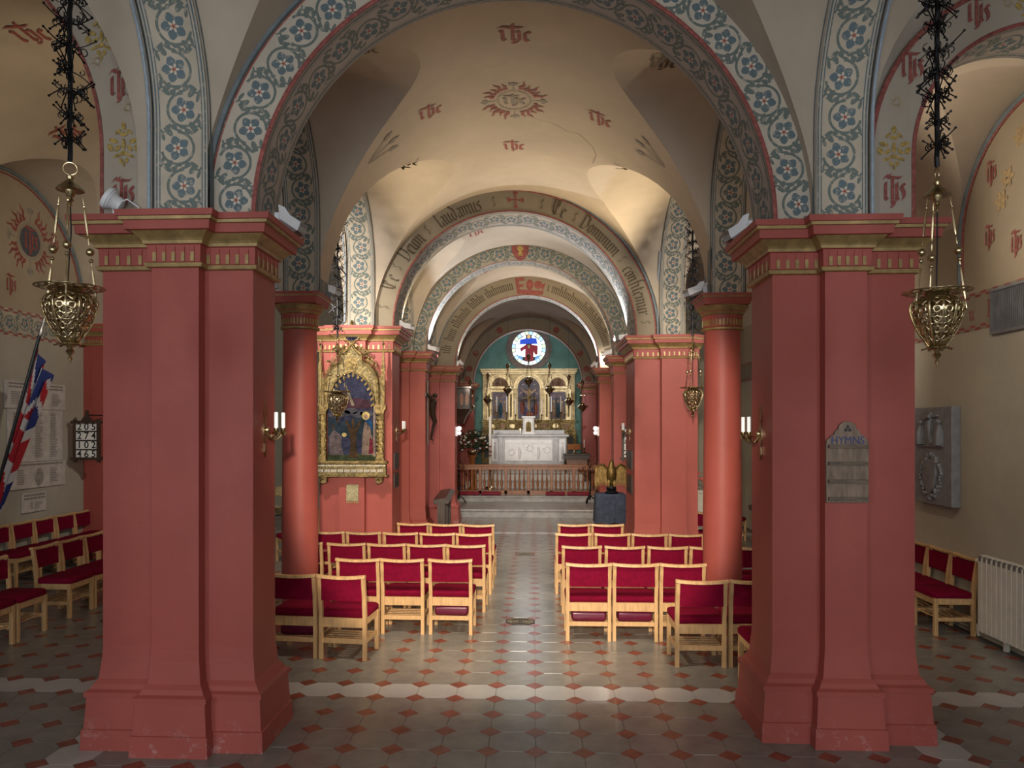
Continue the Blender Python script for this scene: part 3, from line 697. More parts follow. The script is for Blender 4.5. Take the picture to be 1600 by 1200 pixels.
# Latin inscription on the second arch
def inscribe(A, cx, rm, t0, items, h, m, name='latin_word'):
    for s, ang in items:
        st, w = text_strokes(s, h); st = [[(a*.66, b_) for a, b_ in k] for k in st]; B = MB(); nib(B, st, arch_T(A, cx, rm, t0, ang), h*.17, 38); B.build(name, m, A, recalc=False)
inscribe(A2, -.216, 1.878, 10.71, (('Te', 160), ('Deum', 142.5), ('laudamus', 117), ('Te', 72), ('Dominum', 50.5), ('confitemur', 21)), .165, PBROWN)
for ang in (171, 153, 132.5, 101, 80, 64.5, 36.5, 6):          # small scrolls between the words
    T = arch_T(A2, -.216, 1.99, 10.71, ang); B = MB()
    for sg in (-1, 1):
        pts = [(.02*cos(q)*(1-q/14)+.0, sg*(.05+.02*sin(q)*(1-q/14))) for q in [k*.8 for k in range(9)]]
        nib(B, [pts], T, .008, 20, sub=1)
    nib(B, [[(-.02, -.09), (.015, -.03), (-.015, .03), (.02, .09)]], T, .008, 20)
    B.build('painted_scroll', PBROWN, A2, recalc=False)
T = arch_T(A2, -.216, 2.0, 10.71, 91.5); B = MB()
for q in range(4):
    a = q*pi/2; R_ = lambda x, y: (x*cos(a)-y*sin(a), x*sin(a)+y*cos(a))
    B.flat([R_(.0, -.008), R_(.08, -.012), R_(.08, .012), R_(0, .008)], T); B.flat([R_(.07, -.015), R_(.115, -.038), R_(.125, 0), R_(.115, .038), R_(.07, .015)], T)
B.build('painted_cross', PRED, A2, recalc=False)
# shield at the crown of the third arch, crest and faded minims on the fourth, medallions on the fifth
T = arch_T(A3, -.222, 2.02, 14.24, 91); B = MB(); B.flat([(-.16, .17), (.16, .17), (.16, -.02), (.10, -.13), (0, -.19), (-.10, -.13), (-.16, -.02)], T); B.build('painted_shield', PRED, A3, recalc=False)
T = arch_T(A3, -.222, 2.02, 14.24, 91, .009); B = MB(); B.flat(ell(0, .06, .06, .05), T); B.flat([(-.02, .02), (.02, .02), (.05, -.08), (-.05, -.08)], T); B.build('shield_device', PYEL, A3, recalc=False)
T = arch_T(A4, -.12, 1.97, 17.5, 89); B = MB()
B.flat([(-.33, .2), (-.12, .2), (-.12, .1), (-.25, .1), (-.25, .02), (-.15, .02), (-.15, -.05), (-.25, -.05), (-.25, -.1), (.35, -.1), (.35, -.2), (-.33, -.2)], T)
B.flat(ell(.0, .0, .09, .13), T); B.flat(ell(.2, .02, .10, .10), T); B.flat([(.25, 0), (.36, .1), (.34, -.1)], T); B.build('painted_crest', PRED, A4, recalc=False)
def minims(A, cx, rm, t0, a0, a1, h, m, seed):
    rnd = random.Random(seed); B = MB(); a = a0
    while a > a1:
        if rnd.random() < .14: a -= 1.6; continue
        T = arch_T(A, cx, rm, t0, a); k = h*rnd.choice((1, 1, 1, 1.5)); nib(B, [[(-.01, k), (.006, k*.85), (.006, .15*h), (.02, 0)]], T, .028, 42); a -= 1.45
    B.build('faded_lettering', m, A, recalc=False)
minims(A4, -.12, 1.88, 17.5, 172, 101, .15, PBROWN, 1); minims(A4, -.12, 1.88, 17.5, 76, 8, .15, PBROWN, 2); minims(A5, -.175, 1.90, 24.1, 112, 66, .14, PGREY, 3)
minims(A5, -.175, 1.90, 24.1, 150, 124, .14, PGREY, 5); minims(A5, -.175, 1.90, 24.1, 54, 30, .14, PGREY, 6)
for ang in (166, 150, 118, 62, 30, 14, 176, 4):
    T = arch_T(A5, -.175, 1.95, 24.1, ang); B = MB(); B.flat(ell(0, 0, .10, .11), T); B.build('painted_medallion', PRED, A5, recalc=False)
# aisle arch faces
def damask(P, x, y, z, s):
    T = face_T(P, x, y, z); B = MB()
    for px, py, a_, b_, r_ in ((0, .42, .06, .10, 0), (0, .22, .10, .06, 0), (-.14, .28, .09, .04, .7), (.14, .28, .09, .04, -.7), (-.25, .06, .12, .06, -.3), (.25, .06, .12, .06, .3), (-.33, -.10, .07, .10, .5), (.33, -.10, .07, .10, -.5),
                               (0, -.02, .05, .14, 0), (-.15, -.12, .10, .05, .8), (.15, -.12, .10, .05, -.8), (-.16, -.30, .12, .04, .4), (.16, -.30, .12, .04, -.4), (0, -.24, .09, .06, 0), (-.07, -.42, .05, .07, .4), (.07, -.42, .05, .07, -.4), (0, -.52, .03, .06, 0)):
        B.flat(ell(px*s, py*s, a_*s, b_*s, r_, 9), T)
    B.build('ochre_ornament', PYEL, P, recalc=False)
def star(P, x, y, z, s):
    T = face_T(P, x, y, z); B = MB()
    for i in range(16):
        q = 2*pi*i/16; r1 = s*(1 if i % 2 else .6); B.flat([(s*.28*cos(q-.12), s*.28*sin(q-.12)), (r1*cos(q), r1*sin(q)), (s*.28*cos(q+.12), s*.28*sin(q+.12))], T)
    B.build('ochre_star', PYEL, P, recalc=False)
YL, YR = 5.115, 5.445
for P, y, mono, dam, st in ((AL, YL, ((-2.90, 4.62), (-2.88, 3.86)), ((-2.87, 4.22), (-3.03, 4.98)), ((-2.84, 4.47), (-3.06, 4.80))), (AR, YR, ((2.565, 3.91), (2.69, 4.79), (3.15, 5.17)), ((2.57, 4.23), (3.53, 5.24)), ((2.59, 4.55), (3.36, 5.24)))):
    for x, z in mono: decal(P, S(IHS, .15, .19), face_T(P, x, y, z), .030, PRED)
    for x, z in dam: damask(P, x, y, z, .29)
    for x, z in st: star(P, x, y, z, .065)
# wall paintings in the aisle lunettes
def lwall(y, z): return lambda a, b: rel(WL, (-7.744, y+a, z+b))
def rwall(y, z): return lambda a, b: rel(WR, (4.774, y-a, z+b))
SLATED = mat('dark slate paint', (.085, .095, .11), .8, 0, .15, 20, co='World')
sunburst(WL, lwall(11.18, 5.10), .29, .29, 1.1, 2.0, SLATED, 30, letter=(S(IHS, .3, .36), .05, lambda a, b: rel(WL, (-7.740, 11.18+a, 5.10+b))), lm=PRED, mats=(PRED, SLATED, PGREY))
sunburst(WR, rwall(6.98, 4.63), .24, .24, 1.1, 2.0, SLATED, 30, letter=(S(IHS, .26, .30), .045, lambda a, b: rel(WR, (4.770, 6.98-a, 4.63+b))), lm=PYEL, mats=(PRED, SLATED, PGREY))
for y, z in ((10.75, 4.35), (11.9, 4.38), (11.75, 5.2), (12.3, 4.3)): decal(WL, S(IHS, .20, .26), lwall(y, z), .04, PRED)
for y, z in ((8.02, 4.88), (8.05, 4.22), (7.62, 4.05), (7.4, 4.9), (7.0, 4.05)): decal(WR, S(IHS, .16, .22), rwall(y, z), .032, PRED)
ROSEP = mat('faded ochre rose', (.42, .30, .15), .8, 0, .2, 30, co='World')
for y, z in ((7.85, 4.55), (7.3, 4.45), (7.75, 4.75), (7.2, 5.2), (7.55, 5.1)):
    B = MB()
    for q in range(6): B.flat(ell(.06*cos(q*1.05), .06*sin(q*1.05), .05, .03, q*1.05, 8), rwall(y, z))
    B.build('painted_rose', ROSEP, WR, recalc=False)
# framed letters in the right frieze
for y, ch in ((8.02, 'D'), (7.55, 'm'), (8.36, 'u')):
    st, w = text_strokes(ch, .12); decal(WR, [[(a*1.0, b-.08) for a, b in k] for k in st], rwall(y, 3.47), .03, PRED, name='frieze_letter')
# ribs edging the wall lunettes
def wall_rib(P, x, yc, r, zc, label):
    B = MB(); pts = [(x, yc-r*cos(pi*i/28)-P.location.y, zc+r*sin(pi*i/28)) for i in range(29)]; pts = [(pts[0][0], pts[0][1], zc-.5)]+pts+[(pts[-1][0], pts[-1][1], zc-.5)]
    B.tube(pts, .03, 6); B.build('lunette_rib', MOULD, P, smooth=True)
    B.tube([(p[0]*1.0, p[1], p[2]) for p in pts], .01)
    q = MB(); q.tube([(x, yc+(p[1]+P.location.y-yc)*.965-P.location.y, zc+(p[2]-zc)*.965 if p[2] > zc else p[2]) for p in pts], .014, 5); q.build('lunette_rib_line', PRED, P, smooth=True)
wall_rib(WL, .01, 10.70, 1.83, 4.2, ''); wall_rib(WR, -.01, (RT(5.7)+RT(8.25))/2, (RT(8.25)-RT(5.7))/2-.02, 4.24, '')
# monograms on the left aisle vault
VL = byl('left aisle vault beyond')
def avT(x0, y0, rot=.0):
    f0 = math.acos((x0+5.24)/2.51)
    def T(a, b):
        a, b = a*cos(rot)-b*sin(rot), a*sin(rot)+b*cos(rot); f = f0-a/2.51; return rel(VL, (-5.24+2.5*cos(f), y0-b, 4.0+2.5*sin(f)))
    return T
for x0, y0 in ((-5.45, 7.85), (-6.35, 9.9), (-5.0, 10.2), (-6.1, 7.2)): decal(VL, S(IHC, .36, .40), avT(x0, y0), .055, PRED)
VRi = byl('right aisle vault beyond')
decal(VRi, S(IHC, .26, .26), lambda a, b: rel(VRi, (3.62+a, 6.75-b, 5.585-abs(a)*.05)), .035, PBROWN)
# painted conduits beside the arcade soffits
CON = mat('blue grey conduit paint', (.30, .36, .42), .5, 0, .1, 20)
for lab, pts in (('pale blue cable conduit climbing the left pier arch', [(-2.625, 4.995, 3.69), (-2.625, 4.995, 4.3)]+[(-2.625, 3.735+1.262*cos(a), 4.3+1.262*sin(a)) for a in lin(.1, 1.4, 10)]),
                 ('pale blue cable conduit climbing the right pier arch', [(2.365, RT(4.995), 3.69), (2.365, RT(4.995), 4.3)]+[(2.365, RT(3.735+1.262*cos(a)), 4.3+1.262*sin(a)) for a in lin(.1, 1.4, 10)]),
                 ('white cable conduit beside the altarpiece pier arch', [(-2.80, 10.68, 3.69), (-2.70, 10.60, 3.75), (-2.685, 10.58, 4.5), (-2.68, 10.4, 4.95)]),
                 ('white cable conduit beside the far right pier arch', [(1.955, 11.82, 3.69), (1.95, 11.80, 4.5), (1.95, 11.6, 4.95)])):
    tag(MB().tube(pts, .013, 8).build('cable_conduit', CON, smooth=True), lab, 'conduit')
# ================================================================== CHAIRS
BEECH = mat('beech wood', (.60, .37, .17), .38, 0, .14, 5, .02, 80, stretch=(6, 6, 1))
CRIM = mat('crimson fabric', (.17, .0025, .022), .8, 0, .12, 30, .15, 300, spec=.08); VINYL = mat('crimson vinyl', (.11, .004, .025), .28, 0, .1, 8)
BRASS = mat('brass', (.56, .46, .27), .25, 1, .2, 15); IRON = mat('black iron', (.012, .012, .014), .45, .7, .1, 20); WHITEP = mat('white enamel', (.80, .82, .84), .35, 0, .03, 5)
GILT = mat('gilding', (.26, .185, .072), .36, .75, .45, 22, .5, 90); OAK = mat('dark oak', (.055, .03, .018), .4, 0, .3, 6, stretch=(6, 6, 1)); MAHOG = mat('varnished wood', (.34, .12, .035), .3, 0, .25, 6, stretch=(6, 6, 1))
def make_chair():
    R = empty('church_chair')
    w = .235
    for s in (-1, 1):
        b = MB(); pts = [(s*(w-.018), -.20, 0), (s*(w-.018), -.20, .42), (s*(w-.018), -.215, .6), (s*(w-.018), -.245, .79)]
        b.rings([[(x+dx*.018, y+dy*.02, z) for dx, dy in ((-1, -1), (1, -1), (1, 1), (-1, 1))] for x, y, z in pts]); b.build('back_leg', BEECH, R)
        b = MB(); b.box(s*(w-.018)-.018, s*(w-.018)+.018, .175, .215, 0, .40); b.build('front_leg', BEECH, R)
        MB().box(s*(w-.02)-.011, s*(w-.02)+.011, -.18, .18, .335, .40).build('side_rail', BEECH, R)
        MB().box(s*(w-.02)-.010, s*(w-.02)+.010, -.18, .18, .155, .195).build('side_stretcher', BEECH, R)
    # dished top rail
    b = MB(); rs = []
    for i in range(13):
        x = -w-.004+(2*w+.008)*i/12; f = (2*i/12-1)**2; z = .80+.014*f-.004; y = -.262+.028*(1-f)*-.35
        rs.append([(x, y-.018, z-.012), (x, y+.030, z-.014), (x, y+.034, z+.004), (x, y+.012, z+.018), (x, y-.016, z+.014)])
    b.rings(rs); b.build('top_rail', BEECH, R, smooth=True)
    b = MB(); b.grid(lambda u, v: (u, -.245+.035*(v-.585)*-1+.012*(1-(u/.2)**2)*-1, v-(.012*(1-(u/.2)**2) if v > .7 else 0)), lin(-.2, .2, 8), [.575, .58, .68, .785]); 
    b.grid(lambda u, v: (u, -.205+.035*(v-.585)*-1+.012*(1-(u/.2)**2)*-1, v-(.012*(1-(u/.2)**2) if v > .7 else 0)), lin(-.2, .2, 8), [.575, .58, .68, .785])
    for u in (-.2, .2): b.add([(u, -.245, .575), (u, -.205, .575), (u, -.212, .785), (u, -.252, .785)], [(0, 1, 2, 3)])
    b.grid(lambda u, v: (u, v-.012*(1-(u/.2)**2), .575), lin(-.2, .2, 8), [-.245, -.205])
    b.build('back_panel', CRIM, R, smooth=True)
    MB().box(-w+.036, w-.036, -.205, -.183, .31, .40).build('back_rail', BEECH, R); MB().box(-w+.036, w-.036, .185, .207, .335, .40).build('front_rail', BEECH, R)
    MB().box(-w+.036, w-.036, -.205, -.185, .155, .20).build('back_stretcher', BEECH, R)
    b = MB(); rs = []
    for z, e in ((.398, -.012), (.405, 0), (.445, .004), (.462, -.006), (.470, -.03)):
        x1, y0, y1 = .232+e, -.185-e*.5, .225+e
        rs.append([(-x1+.02, y0, z), (x1-.02, y0, z), (x1, y0+.02, z), (x1, y1-.03, z), (x1-.03, y1, z), (-x1+.03, y1, z), (-x1, y1-.03, z), (-x1, y0+.02, z)])
    b.rings(rs); b.build('seat_cushion', CRIM, R, smooth=True)
    for k in range(5): MB().box(-w+.03, w-.03, -.15+k*.075-.010, -.15+k*.075+.010, .175, .188).build('shelf_slat', BEECH, R)
    return R
CH0 = make_chair(); USED = []
def chair(x, y, rz, label, group):
    o = CH0 if not USED else copy_tree(CH0); USED.append(o)
    o.location = (x, y, 0); o.rotation_euler.z = rz; tag(o, label, 'chair', group); return o
ORD = ['first', 'second', 'third', 'fourth', 'fifth', 'sixth']
# rows: back-leg line (x centres from the aisle outwards, y at aisle end, y at outer end)
LEFT = [('front-most', [-1.81, -2.30], 7.10, 7.15, .085), ('second', [-.885, -1.405, -1.885], 8.02, 8.02, .02), ('third', [-.81, -1.29, -1.78, -2.28, -2.82], 9.02, 9.12, .015), ('fourth', [-.79, -1.28, -1.78, -2.29, -2.79], 9.97, 10.10, .02), ('fifth', [-.80, -1.285, -1.77], 10.92, 11.03, .02)]
for rn, xs, ya, yb, rz in LEFT:
    for i, x in enumerate(xs):
        y = ya+(yb-ya)*i/max(1, len(xs)-1)
        chair(x, y+.2, -rz, '%s crimson chair from the aisle, %s row left of the aisle' % (ORD[i], rn), 'crimson chairs left of the nave aisle')
RIGHT = [('nearest', [1.55, 2.045], 7.02, 7.04, -.01), ('second', [.575, 1.06, 1.545], 7.84, 7.86, 0), ('third', [.575, 1.085, 1.59, 2.085, 2.58], 8.99, 9.0, 0), ('fourth', [.53, 1.05, 1.54, 2.03, 2.525], 10.05, 10.06, 0), ('fifth', [.595, 1.08], 11.02, 11.03, 0)]
for rn, xs, ya, yb, rz in RIGHT:
    for i, x in enumerate(xs):
        y = ya+(yb-ya)*i/max(1, len(xs)-1)
        chair(x, y+.2, -rz, '%s crimson chair from the aisle, %s row right of the aisle' % (ORD[i], rn), 'crimson chairs right of the nave aisle')
chair(2.04, 6.52, pi/2, 'crimson chair turned towards the nave behind the hymn board pier', 'crimson chairs right of the nave aisle')
for i, y in enumerate((7.25, 7.76)): chair(-5.56, y, -pi/2, '%s crimson chair at the left picture edge facing the nave' % ('nearest', 'second')[i], 'crimson chairs in the left aisle')
for i, y in enumerate((8.73, 9.23, 9.73)): chair(-5.62, y, -pi/2, '%s crimson chair of the inner left aisle row beside the nearest pier' % ORD[i], 'crimson chairs in the left aisle')
for i, y in enumerate((9.95, 10.47, 10.98, 11.48, 12.0, 12.48)[1:]): chair(-7.42, y-.12, -pi/2, '%s dark crimson chair along the left wall under the marble tablets' % ORD[i], 'crimson chairs in the left aisle')
for i, y in enumerate((8.42, 8.92, 9.42)): chair(4.50, y, pi/2, '%s crimson chair from the radiator, backed against the right wall' % ORD[i], 'crimson chairs in the right aisle')
for i, (x, y) in enumerate(((-4.0, 12.3), (-3.6, 12.9))): chair(x, y, .6, '%s pink lit chair in the far left aisle glimpsed beside the round column' % ('nearer', 'farther')[i], 'crimson chairs in the left aisle')
for i, (x, y) in enumerate(((3.0, 12.9), (3.9, 14.9))): chair(x, y, -.5, '%s crimson chair in the far right aisle glimpsed between pier and column' % ('nearer', 'farther')[i], 'crimson chairs in the right aisle')
# kneelers on the chair shelves
def kneeler(x, y, label, f=1):
    b = MB(); rs = []
    for z, e in ((0, .03), (.015, .01), (.04, 0), (.09, 0), (.115, .01), (.125, .03)):
        rs.append([(sx*(.18-e), sy_*(.15-e), z) for sx, sy_ in ((-1, -1), (1, -1), (1, 1), (-1, 1))])
    b.rings(rs); o = b.build('kneeler', VINYL, smooth=True, ang=80, bevel=.015); o.location = (x, y, .189)
    tag(o, label, 'kneeler', 'vinyl kneelers under the chairs'); return o
kneeler(-2.30, 7.37, 'dark crimson vinyl kneeler under the outer front-most left chair'); kneeler(-.885, 8.18, 'dark crimson vinyl kneeler under the second row chair nearest the aisle, left')
kneeler(.58, 8.0, 'dark crimson vinyl kneeler under the second row chair nearest the aisle, right'); kneeler(1.06, 8.01, 'dark crimson vinyl kneeler under the second chair of the second right row')
# brass floor grates
def grate(r, label):
    c = (OX-.5*PT, OY+r*PT, 0); R = tag(empty('floor_grate', c), label, 'floor grate', 'round brass floor grates in the aisle')
    b = MB(); b.prism([(x*.99, y*.99) for x, y in OCT], lambda a, b_, h: (a, b_, h), -.008, -.003); b.build('pit', IRON, R)
    b = MB()
    for r0, r1 in ((.135, .155), (.085, .092), (.02, .035)):
        n = 32
        for i in range(n):
            q0, q1 = 2*pi*i/n, 2*pi*(i+1)/n; b.add([(r_*cos(q), r_*sin(q), .001) for q in (q0, q1) for r_ in (r0, r1)], [(0, 1, 3, 2)])
    for i in range(20):
        q = 2*pi*i/20; b.bar((.03*cos(q), .03*sin(q), -.001), (.14*cos(q), .14*sin(q), -.001), .008, .004)
    b.build('grille', mat('worn brass grille', (.42, .36, .25), .4, .8, .2, 20), R)
grate(7.5, 'round brass floor grate in the aisle nearest the camera'); grate(21.5, 'round brass floor grate in the aisle farther off')
# ================================================================== HANGING LAMPS
def make_lamp(name):
    R = empty(name)
    # pierced bowl
    prof = []; NZ, NA = 44, 120
    def rad(f): # f 0 bottom .. 1 top
        tb = ((0, .040), (.1, .058), (.25, .084), (.4, .105), (.55, .121), (.68, .131), (.78, .134), (.86, .128), (.93, .112), (.97, .092), (1.0, .075))
        for (a, p), (c, q) in zip(tb, tb[1:]):
            if f <= c: return p+(q-p)*(f-a)/(c-a)
        return .075
    b = MB(); zz = lambda f: -.295+.275*f
    vs = [(rad(i/NZ)*cos(2*pi*j/NA), rad(i/NZ)*sin(2*pi*j/NA), zz(i/NZ)) for i in range(NZ+1) for j in range(NA)]; fs = []
    for i in range(NZ):
        for j in range(NA):
            f = (i+.5)/NZ; a = (j+.5)/NA*6; fa = a % 1-.5
            keep = abs(fa) > .43 or f < .12 or f > .93 or abs(f-.42) < .02
            x, y = abs(fa)*2, f*7
            r1 = math.hypot((x-.45)*1.6, (y % 1.4)-.7); keep |= abs(r1-.42) < .15; keep |= math.hypot((x-.5)*1.6, ((y+.7) % 1.4)-.7) < .13 or x < .07
            if keep: k = (j+1) % NA; fs.append((i*NA+j, i*NA+k, (i+1)*NA+k, (i+1)*NA+j))
    b.add(vs, fs); o = b.build('pierced_bowl', BRASS, R, smooth=True); m = o.modifiers.new('solid', 'SOLIDIFY'); m.thickness = .005
    b = MB()
    for k in range(6):
        q = 2*pi*k/6; b.tube([((rad(f)+.002)*cos(q), (rad(f)+.002)*sin(q), zz(f)) for f in lin(0, 1, 14)], .0045, 5)
    b.build('bowl_rib', BRASS, R, smooth=True)
    b = MB(); b.lathe([(.058, -.296), (.06, -.302), (.02, -.31), (.012, -.325), (.024, -.34), (.012, -.355), (.006, -.365), (.012, -.375), (.005, -.395), (.001, -.41)], 14)
    for k in range(8):
        q = 2*pi*k/8; b.add([(.03*cos(q), .03*sin(q), -.298), (.075*cos(q-.2), .075*sin(q-.2), -.304), (.082*cos(q), .082*sin(q), -.312), (.075*cos(q+.2), .075*sin(q+.2), -.304)], [(0, 1, 2, 3)])
    b.build('finial', BRASS, R, smooth=True)
    # flat pierced dish
    b = MB(); NR, NA2 = 10, 96; fs = []
    vs = [((.075+.10*i/NR)*cos(2*pi*j/NA2), (.075+.10*i/NR)*sin(2*pi*j/NA2), .006-.012*sin(pi*i/NR)) for i in range(NR+1) for j in range(NA2)]
    for i in range(NR):
        for j in range(NA2):
            f = (i+.5)/NR; a = (j+.5)/NA2*16 % 1-.5
            if f < .15 or f > .85 or abs(math.hypot(a*1.6, (f-.5)*1.8)-.52) < .2 or abs(a) > .45: k = (j+1) % NA2; fs.append((i*NA2+j, i*NA2+k, (i+1)*NA2+k, (i+1)*NA2+j))
    b.add(vs, fs); o = b.build('pierced_dish', BRASS, R, smooth=True); m = o.modifiers.new('solid', 'SOLIDIFY'); m.thickness = .004
    MB().lathe([(.06, -.035), (.05, -.02), (.07, .0), (.075, .006)], 20, cap=(False, False)).build('collar', BRASS, R, smooth=True)
    # canopy cap, ring, chains
    b = MB(); b.lathe([(.07, .53), (.062, .545), (.03, .575), (.016, .59), (.02, .605), (.008, .615)], 18); b.lathe([(.028, .53), (.02, .50), (.01, .49), (.018, .478), (.006, .465), (.010, .455), (.002, .44)], 14); b.build('canopy', BRASS, R, smooth=True)
    b = MB(); b.tube([(.034*cos(q), 0, .648+.034*sin(q)) for q in lin(0, 2*pi, 20)], .0045, 6); b.build('ring', BRASS, R, smooth=True)
    for k in range(3):
        q = 2*pi*k/3+.55; a = Vector((.062*cos(q), .062*sin(q), .53)); c = Vector((.142*cos(q), .142*sin(q), -.10)); b = MB()
        def at(f): return a+(c-a)*f
        for f0, f1 in ((.03, .10), (.12, .36), (.38, .44), (.56, .62), (.64, .92), (.93, 1.0)):
            L = f1-f0; n = max(3, int(L*60)); pts = [at(f0+L*i/n) for i in range(n+1)]
            b.tube(pts, [.0025+.0045*sin(pi*i/n)**.5*(1 if L > .15 else .3) for i in range(n+1)], 5)
        b.sph(at(.50), .022, 10, 8); b.sph(at(.575), .012, 8, 6); b.sph(at(.11), .008, 6, 4); b.tube([c, c+Vector((cos(q), sin(q), -.6))*-.02+Vector((0, 0, -.015))], .005, 5)
        b.build('chain', BRASS, R, smooth=True)
    b = MB(); b.tube([(0, 0, .46), (.004, .0, .3), (-.006, 0, .15), (-.012, 0, .0)], .004, 6); b.build('electric_cable', IRON, R, smooth=True)
    return R
def scrollwork(z0, z1, seed, wide=1.0):
    rnd = random.Random(seed); b = MB(); b.tube([(rnd.uniform(-.004, .004), rnd.uniform(-.004, .004), z) for z in lin(z0, z1, 40)], .013, 6)
    z = z0+.125
    while z < z1-.05:
        s = wide*(1.0 if z > z0+.25 else .7)
        for k in range(14):
            q = rnd.uniform(0, 2*pi); up = rnd.choice((-1, 1)); L = rnd.uniform(.05, .115)*s; zc = z+rnd.uniform(-.02, .02)
            d = Vector((cos(q), sin(q), 0)); e = Vector((0, 0, 1)); pts = []
            for i in range(8): f = i/7; pts.append(d*(.012+L*f)+e*(zc+up*L*.65*f**1.5))
            b.tube(pts, .0035, 4); b.sph(tuple(pts[-1]), .0075, 5, 4)
            r = rnd.uniform(.014, .026)*s; c = d*(.012+L*.45)+e*(zc-up*r*.3)
            b.tube([c+d*r*cos(a)*(1-a/9)+e*up*r*sin(a)*(1-a/9) for a in lin(-1.5, 4.2, 9)], .003, 4)
        z += .125
    return b
LAMP0 = make_lamp('hanging_lamp')
def hang(x, y, z, top, label, first=False, seed=0, sc=1):
    o = LAMP0 if first else copy_tree(LAMP0); o.location = (x, y, z); tag(o, label, 'lamp', 'pierced brass hanging lamps')
    o.scale = (sc, sc, sc); o.rotation_euler.z = seed*.4
    zt = z+(.69)*sc
    c = scrollwork(0, top-zt, seed).build('ornamental_chain', IRON, smooth=False); c.location = (x, y, zt)
    tag(c, 'black iron scroll chain above the '+label.replace('pierced ', '').replace('hanging ', ''), 'chain', 'wrought iron lamp chains')
hang(-2.50, 3.93, 2.975, 5.55, 'pierced brass lamp hanging at the far left before the pier', True, 1, 1.0)
hang(2.16, 4.10, 2.945, 5.57, 'pierced brass lamp hanging at the far right before the pier', False, 2, .98)
hang(-2.475, 9.35, 2.68, 5.60, 'pierced brass lamp hanging before the altarpiece', False, 3, 1.0)
hang(2.12, 10.05, 2.76, 5.60, 'pierced brass lamp hanging between the round column and far right pier', False, 4, 1.0)
# ================================================================== FLOODLIGHTS ON THE CAPITALS
LENS = emis('lit lamp glass', (1.0, .93, .82), 6.0); HOT = emis('bright bulb glass', (1.0, .95, .88), 60.0); STEEL = mat('brushed steel', (.55, .55, .56), .3, .9, .1, 20)
def floodlight(loc, d, label, beam=None, power=0, angle=75, sc=1.0, col=WHITE, wash=0, washto=None, hot=False):
    R = empty('floodlight', loc); tag(R, label, 'floodlight', 'white floodlights on the capitals')
    d = Vector(d).normalized(); q = d.to_track_quat('Y', 'Z'); M = q.to_matrix()
    def T(p): return tuple(M @ (Vector(p)*sc))
    b = MB(); sec = [(-.045, -.04), (.045, -.04), (.05, .0), (.045, .035), (.02, .045), (-.02, .045), (-.045, .035), (-.05, 0)]
    b.rings([[T((x*k, y, z*k)) for x, z in sec] for y, k in ((-.10, .75), (-.09, .95), (.06, 1.05))]); b.build('housing', WHITEP, R, smooth=True, ang=30)
    b = MB(); b.rings([[T((x*k, y, z*k)) for x, z in sec] for y, k in ((.06, 1.05), (.125, 1.1))], cap=(False, False)); b.build('glare_shield', STEEL, R)
    b = MB(); b.rings([[T((x*.98, y, z*.98)) for x, z in sec] for y in (.066, .070)]); b.build('lens', HOT if hot else LENS, R)
    b = MB(); e = -.10*sc
    for s in (-1, 1): b.add([T((s*.055, -.02, .02)), T((s*.055, .02, .02)), T((s*.05, -.11, -.02)), T((s*.05, -.15, .05)), T((s*.055, -.10, .06))], [(0, 1, 2, 3, 4)])
    b.bar(T((0, -.12, .01)), (T((0, -.14, .0))[0], T((0, -.14, 0))[1], -.11*sc), .05*sc, .012*sc); b.build('bracket', WHITEP, R)
    P = Vector(loc)+d*.14*sc
    if beam: spot('floodlight_beam', P, beam, power, col, angle, .7, .04)
    if wash: spot('floodlight_uplight', Vector(loc)+Vector((0, 0, .09)), washto, wash, col, 120, .9, .05)
    return R
WFL = (1.0, .86, .68); WARMUP = (1.0, .80, .53); COOLUP = (.93, .95, 1.0)
floodlight((-1.86, 5.62, 3.79), (.55, .62, -.33), 'white floodlight on the nearest left capital', (.4, 8.4, 0), 290, 74, col=WFL)
floodlight((1.63, 6.0, 3.79), (-.55, .62, -.33), 'white floodlight on the nearest right capital', (-.6, 8.3, 0), 290, 74, col=WFL)
floodlight((-2.30, 8.33, 3.79), (.7, .5, -.25), 'white floodlight on the left round column', (-.2, 11.8, .2), 270, 62, col=WFL)
floodlight((1.84, 8.60, 3.79), (-.75, .5, -.25), 'white floodlight on the right round column', (-.2, 11.8, .2), 270, 62, col=WFL)
spot('capital_uplight', (-2.05, 10.50, 3.84), (-.5, 9.5, 5.85), 120, WARMUP, 100, .9, .06)
spot('capital_uplight', (1.75, 11.45, 3.84), (.35, 9.9, 5.85), 250, WARMUP, 96, .9, .06)
floodlight((-1.95, 11.36, 3.79), (.8, .35, -.15), 'white floodlight on the altarpiece pier capital', (-.2, 15.5, .2), 170, 85, wash=120, washto=(-.8, 13.4, 5.2), col=WARMUP)
floodlight((1.52, 12.95, 3.79), (-.8, -.1, -.10), 'white floodlight on the far right pier capital', (-.2, 15.5, .2), 170, 85, wash=170, washto=(.9, 12.5, 5.4), col=COOLUP)
floodlight((-1.98, 14.6, 3.79), (.8, .35, -.15), 'white floodlight on the crucifix pier capital', (-.2, 18.5, .2), 150, 85, wash=170, washto=(-1.3, 14.45, 5.3), col=COOLUP)
floodlight((1.54, 15.6, 3.79), (-.8, .3, -.1), 'white floodlight on the narrow right pier capital', (-.2, 19.5, .2), 130, 85, wash=150, washto=(.3, 16.6, 5.6), col=WARMUP)
floodlight((-1.76, 17.98, 3.79), (.4, .8, -.25), 'white floodlight on the left chancel pier capital', (-.2, 25.8, 2.6), 430, 38, wash=40, washto=(-1.0, 17.8, 5.2), col=WHITE)
